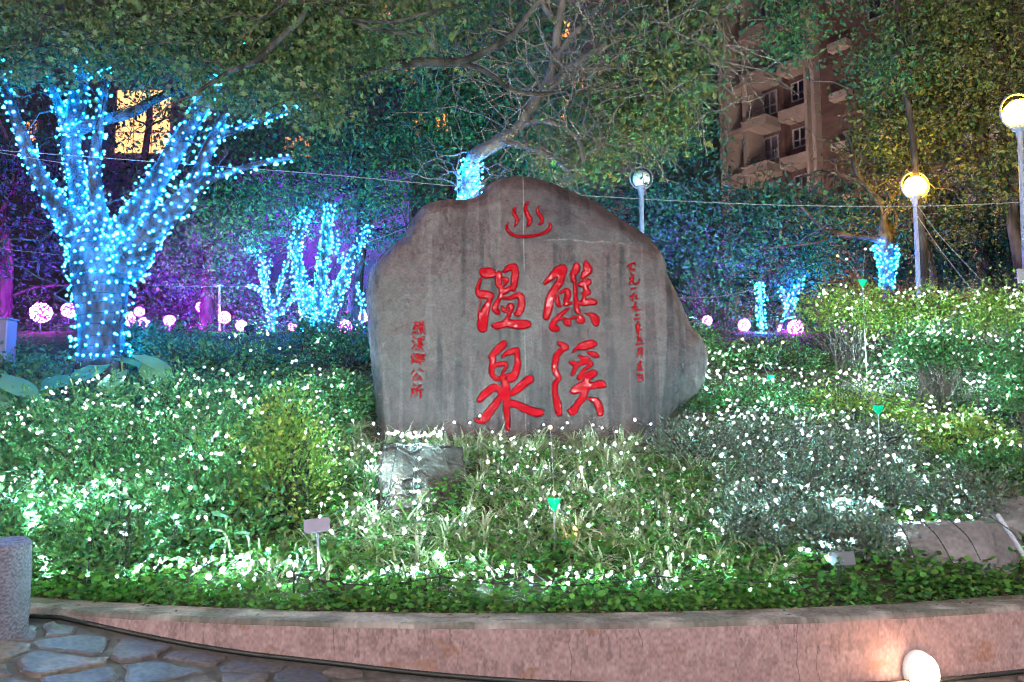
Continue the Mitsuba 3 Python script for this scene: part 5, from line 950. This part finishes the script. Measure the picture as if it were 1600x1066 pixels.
# ---------------------------------------------------------------- little signs, sticks, green cup lights
def plate(label, px, py, y, w, h, turn, mat, foot):
    c = P(px, py, y); k = thing('plant_label', label, 'sign'); a = trimesh.transformations.euler_matrix(math.radians(-18), math.radians(-5), math.radians(turn))[:3, :3]
    v, f = box(-w / 2, w / 2, -.006, .006, -h / 2, h / 2, .003); obj('plate', (v @ a.T + c, f), mat, k)
    b = P(foot[0], foot[1], y); b[2] = min(b[2], float(G(b[0], b[1]))) - .05; top = c + a @ np.array([0, .012, -.2 * h])
    obj('post', MB().add(*tube([b, top], .008, 8)).add(*tube([top - [0, 0, .045], top], [.008, .022], 8)).mesh(), mat, k); return k
plate('small lilac plant label on a thin post in front of the rounded yellow green shrub', 495, 821, 4.62, .155, .085, 12, 'lilac_plate', (502, 900))
plate('small grey plant label among the leaves left of the broad pale boulder', 1316, 873, 4.72, .15, .085, -14, 'grey_plate', (1318, 915))
p = [P(1560, 806, 4.95), P(1603, 872, 4.7)]; k = thing('wooden_rod', 'white stick leaning on the right end of the broad pale boulder', 'stick'); obj('rod', tube(p, .013, 10), 'white_stick', k); obj('cap', MB().add(*ball(p[0], .015, 2)).mesh(), 'white_stick', k, smooth=True)
def cup_light(label, cup, y, tips, size, foot=.45, rad=.011):
    c = P(*cup, y); k = thing('cup_light', label, 'garden light'); r_ = rng(int(cup[0]))
    v, f = lathe(catmull(np.array([(.012, -.55, 0), (.10, -.50, 0), (.30, -.2, 0), (.47, .2, 0), (.52, .5, 0), (.49, .5, 0), (.44, .2, 0), (.27, -.16, 0), (.02, -.4, 0)]) * [size, size * .85, 1], 3)[:, :2], c, 20)
    v[:, 2] += .10 * np.abs(v[:, 0] - c[0]) * (v[:, 2] > c[2])
    obj('cup', (v, f), 'green_plastic', k, smooth=True)
    g = float(G(c[0], y)); obj('stake', tube([[c[0], y, min(g - .1, c[2] - foot)], c - [0, 0, size * .4]], .006, 8), 'steel', k)
    for px, py in tips:
        t = P(px, py, y + r_.normal(0, .04)); p = catmull([c + [0, 0, -.02], (c + t) / 2 + [0, 0, .10 * np.linalg.norm(t - c)], t], 8); s = obj('stem', tube(p, .002, 5), 'wire_pale', k)
        obj('bulb', MB().add(*ball(t, rad, 2)).mesh(), 'bulb', k, smooth=True, emit=L_WARM, weight=.5)
cup_light('green cup garden light standing among the middle spider plants', (866, 789), 4.95, [(866, 771), (762, 722), (860, 668), (908, 731), (898, 826)], .085)
cup_light('green cup garden light among the feathery shrubs of the right bed', (1372, 641), 6.6, [(1308, 590), (1322, 583), (1343, 587)], .09)
cup_light('green cup garden light standing above the top of the hedge', (1348, 443), 9.2, [(1309, 400), (1323, 405), (1352, 389)], .10)
cup_light('green cup garden light hidden in the plants right of the boulder', (1205, 592), 8.6, [(1160, 530), (1191, 535), (1223, 535)], .09)
